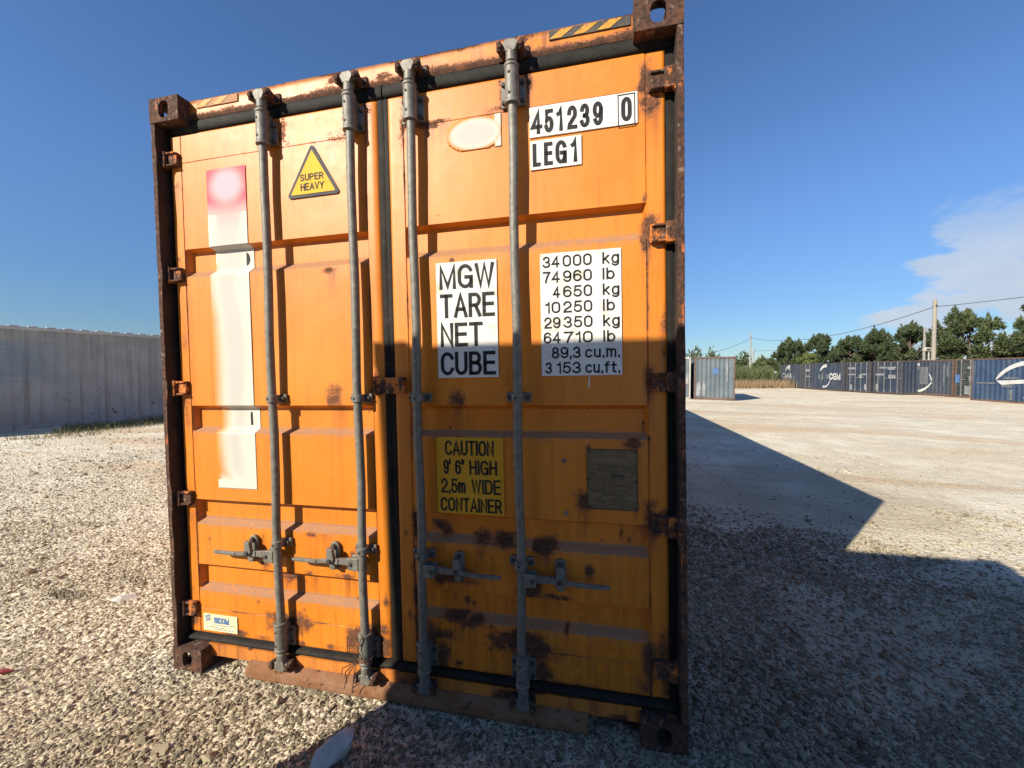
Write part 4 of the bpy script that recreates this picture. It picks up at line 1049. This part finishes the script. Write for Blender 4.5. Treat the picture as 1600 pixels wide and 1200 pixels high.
def swoosh(u0, z0, u1, z1, bulge, w0, w1, n=14):
    a = np.array((u0, z0)); b = np.array((u1, z1)); m = (a + b) / 2 + bulge * np.array((-(b - a)[1], (b - a)[0])); L, R2 = [], []
    for k in range(n + 1):
        s = k / n; p = (1 - s) ** 2 * a + 2 * s * (1 - s) * m + s * s * b; d = 2 * (1 - s) * (m - a) + 2 * s * (b - m); d /= np.linalg.norm(d); w = (w0 + (w1 - w0) * s) / 2 * (min(1, .35 + 5 * s) if s < .2 else 1)
        L.append(tuple(p + w * np.array((-d[1], d[0])))); R2.append(tuple(p - w * np.array((-d[1], d[0]))))
    return L + R2[::-1]
def rect(u0, z0, u1, z1): return [(u0, z0), (u1, z0), (u1, z1), (u0, z1)]
GRP = 'dark blue containers across the yard'
YD = math.atan2(-.98, .2)
def door_panels(t, Wd, marks):
    mb = MB()
    for a, z0, b, z1 in marks: mb.prism([(a, z0), (b, z0), (b, z1), (a, z1)], .016, .032)
    mb.build('label_panel', SOFT, t)

t = sea_container('cargo_container', 'farthest grey blue container of the row, beside the dry grass', (22.40, 46.32, -.20), .024, 5.3, 2.44, 2.56, SLATE, DFRM, GRP)
side_mark(t, 5.3, [swoosh(1.55, 1.75, 2.6, 2.25, .35, .16, .34), swoosh(2.1, 2.05, 2.7, 1.85, .2, .12, .1)], 'swoosh', LOGO); side_text(t, 5.3, 'CMA', .75, 3.1, .95, .62, LOGO); side_mark(t, 5.3, [rect(3.4, .9, 3.65, 1.3), rect(3.1, .25, 3.25, .75), rect(3.5, .2, 3.6, .9)], 'scuff', LOGOG)
t = sea_container('cargo_container', 'dark container door end between the farthest grey side and the navy side', (22.42, 46.20, -.20), YD, 6.06, 2.44, 2.56, SLATE, DFRM, GRP)
door_panels(t, 2.44, [(.35, 1.75, 1.0, 1.95), (.4, 1.15, .95, 1.3), (1.45, 1.7, 2.1, 1.85), (1.5, .9, 1.85, 1.15)])
t = sea_container('cargo_container', 'navy container side with small white swoosh and worn cream lettering', (23.05, 40.05, -.235), .134, 4.45, 2.44, 2.59, NAVY, DFRM, GRP)
side_mark(t, 4.45, [swoosh(1.25, 1.80, 2.15, 2.30, .30, .14, .30), swoosh(1.75, .28, 2.65, .95, -.3, .16, .06), [(1.68, .22), (1.95, .22), (1.95, .42), (1.68, .42)]], 'swoosh', LOGO); side_text(t, 4.45, 'CGM', 2.55, 4.0, 1.0, .62, LOGO); side_mark(t, 4.45, [rect(1.0, 1.05, 1.25, 1.5), rect(1.45, 1.0, 1.7, 1.55), rect(2.1, 1.1, 2.45, 1.5)], 'scuff', LOGOG)
t = sea_container('cargo_container', 'navy container door end, left one of the pair with the dark gap', (23.16, 39.92, -.235), YD, 6.06, 2.44, 2.57, NAVY, DFRM, GRP)
door_panels(t, 2.44, [(.2, 1.95, .9, 2.12), (.2, 1.45, .9, 1.55), (1.3, 1.2, 1.65, 1.5), (1.5, 1.45, 2.1, 1.58), (.35, .2, .6, .65), (1.85, .25, 2.1, .7)])
t = sea_container('cargo_container', 'navy container door end, right one of the pair with the dark gap', (23.80, 37.35, -.235), YD, 6.06, 2.44, 2.57, NAVY, DFRM, GRP)
door_panels(t, 2.44, [(.5, 2.0, 1.9, 2.12), (.15, 1.45, .9, 1.58), (1.3, 1.2, 1.9, 1.5), (.2, .2, .42, .75), (1.2, 1.9, 1.8, 1.98)])
t = sea_container('cargo_container', 'navy container mostly hidden behind the slate one with two swooshes', (26.15, 38.2, -.20), .10, 5.0, 2.44, 2.57, NAVY, DFRM, GRP)
side_mark(t, 5.0, [rect(2.3, 1.02, 3.2, 1.18), rect(3.3, 1.0, 3.5, 1.5), rect(3.6, 1.0, 4.1, 1.6)], 'lettering', LOGO)
t = sea_container('cargo_container', 'slate container side with two thin white swooshes and a grey patch', (25.84, 32.56, -.235), .150, 4.85, 2.44, 2.61, SLATE, CFRM, GRP)
side_mark(t, 4.85, [swoosh(1.02, 1.25, 2.32, 2.28, .32, .10, .24), swoosh(2.22, .28, 3.30, .98, -.22, .22, .08), swoosh(3.05, 1.6, 3.28, 1.1, .2, .05, .08)], 'swoosh', LOGO)
side_mark(t, 4.85, [rect(.22, .58, .90, 1.28), swoosh(1.5, 1.45, 2.3, 2.1, .2, .5, .35), rect(2.4, .8, 3.0, 2.1), rect(4.15, .75, 4.25, 2.3), rect(4.4, 1.4, 4.5, 2.2)], 'scuff', LOGOG)
t = sea_container('cargo_container', 'dark green grey container door end beside the brightest blue container', (25.87, 32.44, -.25), YD, 6.06, 2.44, 2.62, DKGRN, CFRM, GRP)
door_panels(t, 2.44, [(.75, 1.95, 1.9, 2.10), (.85, 1.1, 1.6, 1.45), (.6, .25, 1.5, .8)])
mb = MB(); mb.prism([(.02, 1.0), (.30, 1.0), (.30, 1.55), (.02, 1.55)], -.006, .004); mb.build('blue_panel', BLUEP, t)
t = sea_container('cargo_container', 'nearest and brightest blue container with big white swoosh at right edge', (24.95, 23.0, -.29), .105, 6.06, 2.44, 2.60, COBALT, CFRM, GRP)
side_mark(t, 6.06, [swoosh(1.45, 1.35, 3.0, 2.28, .22, .15, .26), swoosh(2.9, .36, 4.3, .80, -.15, .26, .22), [(1.45, 1.28), (1.75, 1.05), (3.0, 1.16), (4.4, 1.22), (4.4, 1.40), (2.9, 1.36), (1.9, 1.30)]], 'swoosh', LOGO)
side_mark(t, 6.06, [rect(.35, 1.08, 1.4, 1.18), rect(1.75, .9, 2.3, 1.05), rect(2.2, .2, 2.32, .8), rect(1.9, 1.38, 2.6, 1.5)], 'scuff', LOGOG)
t = sea_container('cargo_container', 'pale blue rusty container standing alone in the sunlit yard', (7.62, 24.95, -.20), -.12, 6.06, 2.20, 2.60, PALEB, CFRM, None, door=False, front=.24)
mb = MB()
mb.prism([(1.02, 1.55), (1.30, 1.55), (1.30, 1.92), (1.02, 1.92)], .012, .024); mb.build('blue_panel', BLUEP, t)
mb = MB(); mb.prism([(1.74, 1.0), (1.80, 1.0), (1.80, 2.35), (1.74, 2.35)], .012, .024); mb.prism([(1.70, .98), (1.82, .98), (1.82, 1.08), (1.70, 1.08)], .012, .025)
mb.prism([(.10, .25), (.30, .2), (.36, .8), (.28, 1.2), (.14, 1.0)], .012, .022); mb.prism([(.42, .3), (.60, .25), (.64, .9), (.50, 1.25)], .012, .022); mb.build('scuff', SOFT, t)
t = sea_container('cargo_container', 'pale container partly hidden behind the pale blue rusty one', (5.06, 25.3, -.20), -.06, 6.06, 2.40, 2.60, PALEB, GFRM, None, door=False, front=.24)
mb = MB(); mb.prism([(2.05, .95), (2.28, .95), (2.28, 1.6), (2.05, 1.6)], .010, .022); mb.build('label_panel', SOFT, t)
# the long white one at the left
yl = -.20; xd = np.array((math.cos(yl), math.sin(yl))); yd = np.array((-math.sin(yl), math.cos(yl))); o2 = np.array((-13.62, 6.11)) - 2.44 * xd - 3.6 * yd
t = sea_container('cargo_container', 'long dirty white container in its own shade behind the left gravel', (o2[0], o2[1], -.13), yl, 12.19, 2.44, 2.896, REEFER, GFRM, None, door=True, ribs=.28, dep=.036)
mb = MB(); y = .2
mb.box((2.38, .09, 2.800), (2.452, 12.1, 2.890))
while y < 12: mb.box((2.37, y, 2.892), (2.456, y + .19, 2.918)); y += .36
mb.build('roof_edge', DWHITE, t, bevel=.01)
# unseen container inferred from its shadow; height, lean and dark paint set for shading
sea_container('cargo_container', 'dark grey container on timber sleepers behind the camera', (2.00, -2.21, .475), math.pi - .04, 12.19, 2.33, 2.892, DARKW, GFRM, None, door=False).rotation_euler[1] = .05
SLEEP = plain('old_timber', (.10, .075, .055), (.17, .13, .10), 8, .9)
for k in range(2):  # sleepers added to carry the height chosen for the shadow
    mb = MB(); mb.box((-1.45, -.12, 0), (1.45, .12, .40)); o = mb.build('timber_sleeper', SLEEP, None, bevel=.01)
    o.location = (.77 - .04 * (1 + 4 * k), -2.9 - 8.5 * k, -.03); o.rotation_euler = (0, 0, -.04)
    tag(o, ['timber sleeper under the camera end of the dark grey container', 'timber sleeper under the far end of the dark grey container'][k], 'sleeper')

# ------------------------------------------------------------------ poles and wires
TIMB = plain('weathered_timber', (.24, .205, .165), (.36, .315, .26), 6, .85, 0, .5, .004, 60)
CPOLE = plain('concrete_pole', (.20, .195, .175), (.27, .26, .235), 6, .85)
WIRE = plain('black_cable', (.02, .02, .022), (.03, .03, .03), 6, .6)
CREAMP = plain('cream_lamp_case', (.42, .39, .31), (.50, .47, .38), 6, .5)
def pole(name, label, x, y, z0, z1, r0, r1, mat, arm=None):
    mb = MB(); mb.tube([(0, 0, 0), (0, 0, (z1 - z0) * .5), (0, 0, z1 - z0)], [r0, (r0 + r1) / 2, r1], 12)
    t = empty(name, (x, y, z0)); tag(t, label, 'utility pole'); mb.build('shaft', mat, t, smooth=40)
    mb = MB(); h = z1 - z0
    mb.box((-.05, -r1 - .10, h - .62), (.05, r1 + .10, h - .54)); mb.tube([(0, -r1 - .08, h - .58), (0, -r1 - .08, h - .44)], [.04, .03], 8); mb.tube([(0, r1 + .08, h - .58), (0, r1 + .08, h - .44)], [.04, .03], 8)
    mb.build('insulator_bracket', DFRM, t)
pole('utility_pole', 'tall weathered timber pole standing behind the dark blue containers', 30.70, 41.73, -.3, 7.85, .175, .135, TIMB)
pole('utility_pole', 'shorter grey concrete pole left of the timber pole', 36.73, 52.23, -.3, 6.30, .14, .11, CPOLE)
pole('utility_pole', 'thin far pole rising above the reeds', 28.64, 81.25, -.3, 8.5, .14, .11, TIMB)
pole('utility_pole', 'shortest far pole just right of the thin far pole', 31.0, 86.8, -.3, 5.9, .13, .10, TIMB)
def wire_run(label, a, b, sag, r):
    a, b = Vector(a), Vector(b); mb = MB(); pts = []
    for k in range(25):
        s = k / 24; p = a.lerp(b, s); p.z -= sag * 4 * s * (1 - s); pts.append(p)
    mb.tube(pts, r, 6); o = mb.build('power_cable', WIRE, None, smooth=60); tag(o, label, 'cable')
wire_run('cable sagging left from the timber pole over the trees', (30.70, 41.73, 7.22), (28.64, 81.25, 7.7), 1.5, .026)
wire_run('cable running right from the timber pole out of the picture', (30.70, 41.73, 7.22), (34.5, 31.0, 7.10), .12, .022)
wire_run('cable sagging left from the thin far pole', (28.64, 81.25, 7.6), (5.0, 66.0, 6.2), 2.6, .030)
wire_run('lower cable between far poles and the trees', (31.0, 86.8, 5.6), (48, 78, 7.0), .5, .024)
t = empty('yard_lamp', (31.3, 43.2, -.3)); tag(t, 'cream boxed floodlight on a thin post by the timber pole', 'lamp')
mb = MB(); mb.tube([(0, 0, 0), (0, 0, 3.65)], .05, 8); mb.build('post', GFRM, t)
mb = MB(); mb.prism([(-.42, 3.70), (.30, 3.66), (.34, 3.98), (-.36, 4.04)], -.20, .20); mb.box((.05, -.1, 3.60), (.3, .1, 3.7)); mb.build('lamp_case', CREAMP, t, bevel=.03)
mb = MB(); mb.box((-.30, -.21, 3.74), (.02, -.202, 3.92)); mb.build('lamp_glass', plain('dark_glass', (.03, .03, .035), (.04, .04, .05), 4, .2), t)

# ------------------------------------------------------------------ trees, bushes, grass
def leaf_mat(name, c1, c2, c3):
    m, t, p, co = material(name)
    n = t.noise(co, .9, 4., .6); f = t.noise(co, 7., 3., .7)
    c = t.mix(t.step(n, .35, .65), c1, c2); c = t.mix(t.math('MULTIPLY', t.step(f, .5, .75), .6), c, c3)
    setp(t, p, Base_Color=c, Roughness=.7, Specular_IOR_Level=.25)
    return m
PINE = leaf_mat('pine_needles', (.036, .052, .026), (.068, .088, .038), (.12, .138, .06))
PINE2 = leaf_mat('olive_needles', (.046, .064, .028), (.085, .104, .042), (.135, .152, .062))
BUSH = leaf_mat('light_green_leaves', (.075, .095, .030), (.12, .14, .045), (.16, .17, .06))
BUSH2 = leaf_mat('olive_leaves', (.045, .060, .022), (.075, .090, .030), (.11, .12, .05))
REED = leaf_mat('reed_green', (.085, .11, .045), (.13, .155, .065), (.19, .21, .10))
DRY = leaf_mat('dry_grass', (.22, .15, .085), (.32, .22, .13), (.42, .32, .20))
WEED = leaf_mat('weed_green', (.09, .10, .030), (.15, .155, .05), (.26, .22, .10))
WEED2 = leaf_mat('dark_weed', (.035, .04, .014), (.06, .06, .022), (.12, .09, .045))
BARK = plain('bark', (.085, .062, .045), (.16, .12, .09), 8, .9, 0, .6, .01, 20)

def leaf_cloud(cent, rad, n, size, seed, flat=.75, up=.0, spiky=False):
    r = np.random.default_rng(seed); V = []
    tot = np.array(rad).prod(1) ** .66; tot = tot / tot.sum()
    P = []; Nn = []; Dd = []
    for c, q, w in zip(cent, rad, tot):
        k = int(n * w) + 4; d = r.normal(size=(k, 3)); d /= np.linalg.norm(d, axis=1)[:, None]
        rr = r.random(k) ** .35; lump = .72 + .5 * fbm(d * 2.2 + np.array(c), 3)
        q3 = np.tile(np.array(q), (k, 1))
        if spiky: up_ = np.clip(d[:, 2] * rr, 0, 1); q3[:, :2] *= (1 - .75 * up_)[:, None]; q3[:, 2] *= 1 + .7 * up_
        P.append(np.array(c) + d * (rr * lump)[:, None] * q3); Nn.append(d + r.normal(0, .7, (k, 3))); Dd.append(d)
    P = np.concatenate(P); Nn = np.concatenate(Nn); Nn[:, 2] += up; Nn /= np.linalg.norm(Nn, axis=1)[:, None]
    a = np.cross(Nn, r.normal(size=Nn.shape)); a /= np.linalg.norm(a, axis=1)[:, None]; b = np.cross(Nn, a)
    if spiky:
        D0 = np.concatenate(Dd); a = D0 * .9 + np.array((0, 0, .65)) + r.normal(0, .45, D0.shape); a /= np.linalg.norm(a, axis=1)[:, None]
        b = np.cross(a, r.normal(size=a.shape)); b /= np.linalg.norm(b, axis=1)[:, None]; a = a * 1.75; b = b * .62
    s = size * r.uniform(.6, 1.4, (len(P), 1)); a = a * s; b = b * s * flat
    V = np.stack([P - a - b * .4, P + a * .1 - b, P + a + b * .3, P - a * .2 + b], 1).reshape(-1, 3)
    return V, np.arange(len(V)).reshape(-1, 4)
def tree(label, x, y, h, spread, mat, seed, z0=-.3, kh=.88, ks=.86, base=.18, cone=0., group='trees beyond the yard', n=9000, name='pine_tree', cat='tree', size=.15, lumps=34):
    t = empty(name, (x, y, z0)); tag(t, label, cat, group); h = h * kh; spread = spread * ks; r = np.random.default_rng(seed)
    mb = MB(); top = Vector((r.normal(0, .2), r.normal(0, .2), h * .8))
    tr = [Vector((0, 0, 0)), Vector((r.normal(0, .1), r.normal(0, .1), h * .3)), Vector((top.x * .6, top.y * .6, h * .55)), top]
    R0 = .028 * h; mb.tube(tr, [R0, R0 * .8, R0 * .55, R0 * .2], 9)
    cent, rad = [], []
    for k in range(lumps):
        f = (k + .5) / lumps; z = h * (base + (1 - base) * f ** .9)
        w = spread * (math.sin(math.pi * min(1, .16 + .80 * f)) ** .7 if not cone else (1 - f) ** .7 + .12)
        a = k * 2.4 + r.uniform(-.5, .5); q = w * r.uniform(.35, .95)
        c = (q * math.cos(a), q * math.sin(a), min(z + r.normal(0, .05) * h, h * .97)); s = spread * (r.uniform(.13, .30) if name == 'pine_tree' else r.uniform(.2, .4))
        cent.append(c); rad.append((s, s, s * r.uniform(.75, 1.15)))
        zz = max(h * .12, c[2] - s * .8 - .1 * h); mb.tube([(tr[1].x * .5, tr[1].y * .5, zz), (c[0] * .55, c[1] * .55, (zz + c[2]) / 2), (c[0], c[1], c[2])], [R0 * .32, R0 * .2, R0 * .07], 5)
    mb.build('trunk', BARK, t, smooth=60)
    V, F = leaf_cloud(cent, rad, n, size, seed, spiky=name == 'pine_tree'); np_mesh('crown', V, F, mat, t)
    return t
for args in (
    ('leftmost dark tree above the farthest container', 29.8, 68.1, 7.2, 2.9, PINE, 1), ('second dark tree from the left, above the navy side', 33.3, 66.8, 7.7, 2.7, PINE, 2),
    ('dark tree in the middle of the row above the pair of doors', 36.3, 65.3, 7.1, 3.0, PINE, 3), ('taller dark tree left of the concrete pole', 39.6, 66.1, 8.0, 3.1, PINE, 4),
    ('broad dark pine directly behind the concrete pole', 40.2, 60.0, 8.2, 3.3, PINE, 5), ('large round olive pine right of the timber pole', 46.0, 59.4, 9.6, 4.3, PINE2, 6),
    ('smaller pine near the right edge, right of the round pine', 50.9, 59.6, 7.2, 2.3, PINE, 7), ('tall pine cut by the right edge of the picture', 48.2, 53.6, 11.2, 2.5, PINE2, 8)):
    tree(*args, n=11000 if args[4] > 4 else 8000)
tree('low pine filling behind the navy side container', 37.8, 69, 5.6, 3.2, PINE2, 11, n=5000); tree('low pine behind the slate container', 43.2, 66, 5.8, 3.4, PINE2, 12, n=5000)
tree('low pine under the smaller pine at the right edge', 52.2, 62, 5.0, 3.0, PINE2, 13, n=5000)
tree('low dark tree left of the leftmost dark tree', 26.9, 70, 4.2, 2.2, PINE2, 14, n=4000)
B = dict(group='bushes beyond the yard', name='bush', cat='bush', base=.12, lumps=14, size=.12)
tree('light green bush peeping over the farthest container', 28.9, 59.6, 4.75, 2.0, BUSH, 21, n=6000, **B)
tree('olive bush just left of the farthest container', 22.3, 55.0, 3.6, 2.0, BUSH2, 22, n=6000, **B)
tree('dark bush behind the reeds near the thin pole', 19.5, 57, 3.5, 1.7, BUSH2, 23, n=5000, **B)
tree('low bush behind the pale blue container', 13.0, 56, 3.4, 2.0, BUSH2, 24, n=4000, **B)
tree('small bush above the roof of the pale blue container', 15.6, 58, 3.5, 1.6, BUSH2, 25, n=4000, **B)

def blades(name, P, h, w, lean, mat, seed, segs=3):
    r = np.random.default_rng(seed); n = len(P); a = r.uniform(0, 6.28, n); d = np.stack([np.cos(a), np.sin(a), 0 * a], -1); b = r.uniform(0, 6.28, n); l = np.stack([np.cos(b), np.sin(b), 0 * b], -1) * (lean * r.random(n))[:, None]
    H = h * r.uniform(.5, 1.15, n); V = []
    for k in range(segs + 1):
        s = k / segs; c = P + l * (H * s ** 1.8)[:, None]; c[:, 2] += H * s * (1 - .25 * s * lean); ww = (w * (1 - .85 * s))[..., None] if hasattr(w, '__len__') else w * (1 - .85 * s)
        V += [c - d * ww, c + d * ww]
    V = np.stack(V, 1).reshape(-1, 3); k = 2 * (segs + 1); b0 = np.arange(n)[:, None] * k
    F = np.concatenate([b0 + np.array([2 * i, 2 * i + 1, 2 * i + 3, 2 * i + 2]) for i in range(segs)], 0)
    return tag(np_mesh(name, V, F, mat), kind='stuff')
def area(n, x0, x1, y0, y1, seed, shear=0.):
    r = np.random.default_rng(seed); x = r.uniform(x0, x1, n); y = r.uniform(y0, y1, n) + shear * (x - x0); return np.stack([x, y, gz(x, y)], -1)
blades('reeds', area(3000, 14.0, 21.5, 48, 52, 1, .25), 2.75, .035, .7, REED, 2)
blades('dry_grass', np.concatenate([area(4200, 11.5, 24.5, 43.5, 48.5, 3, .35), area(2500, 22, 44, 55, 60, 4)]), 1.15, .022, .7, DRY, 5)
# weeds at the foot of the white container and in the gravel
def wall_pts(n, s0, s1, o0, o1, seed):
    r = np.random.default_rng(seed); s = r.uniform(s0, s1, n); o = np.abs(r.normal(0, 1, n)) * (o1 - o0) * .5 + o0; P = o2 + 2.44 * xd + s[:, None] * yd + o[:, None] * xd; cl = fbm(np.stack([s * .8, o, 0 * s], -1), 3) > .46
    P = P[cl]; return np.column_stack([P, gz(P[:, 0], P[:, 1])])
blades('weeds', np.concatenate([wall_pts(2200, 2.0, 6.6, .9, 2.9, 1), wall_pts(700, 6.3, 9.5, .5, 2.9, 2)]), .26, .006, .9, WEED, 3)
blades('dry_weeds', wall_pts(2600, 2.5, 9.0, .9, 4.2, 6), .13, .006, 1.2, DRY, 4)
r = np.random.default_rng(5); q = np.concatenate([np.array((-1.42, .40)) + r.normal(0, .05, (130, 2)) * (1.6, .6), np.array((-1.22, .66)) + r.normal(0, .08, (150, 2)) * (2.2, .7)])
blades('sparse_grass', np.column_stack([q, gz(q[:, 0], q[:, 1]) + .012]), .048, .0020, 1.7, WEED2, 6)
# a belt of wood beyond the yard, behind the orange container: one mass at this distance
r = np.random.default_rng(77); cent, rad = [], []
for k in range(70):
    u = k / 69; a = R(44) - u * R(61); d = r.uniform(88, 112); h = r.uniform(2.2, 3.6)
    cent.append((CAM.x - d * math.sin(a), CAM.y + d * math.cos(a), h * .8 - .6)); rad.append((h * 1.1, h * 1.1, h))
V, F = leaf_cloud(cent, rad, 26000, .30, 78, spiky=True)
tag(np_mesh('far_woods', V, F, PINE2), kind='stuff')
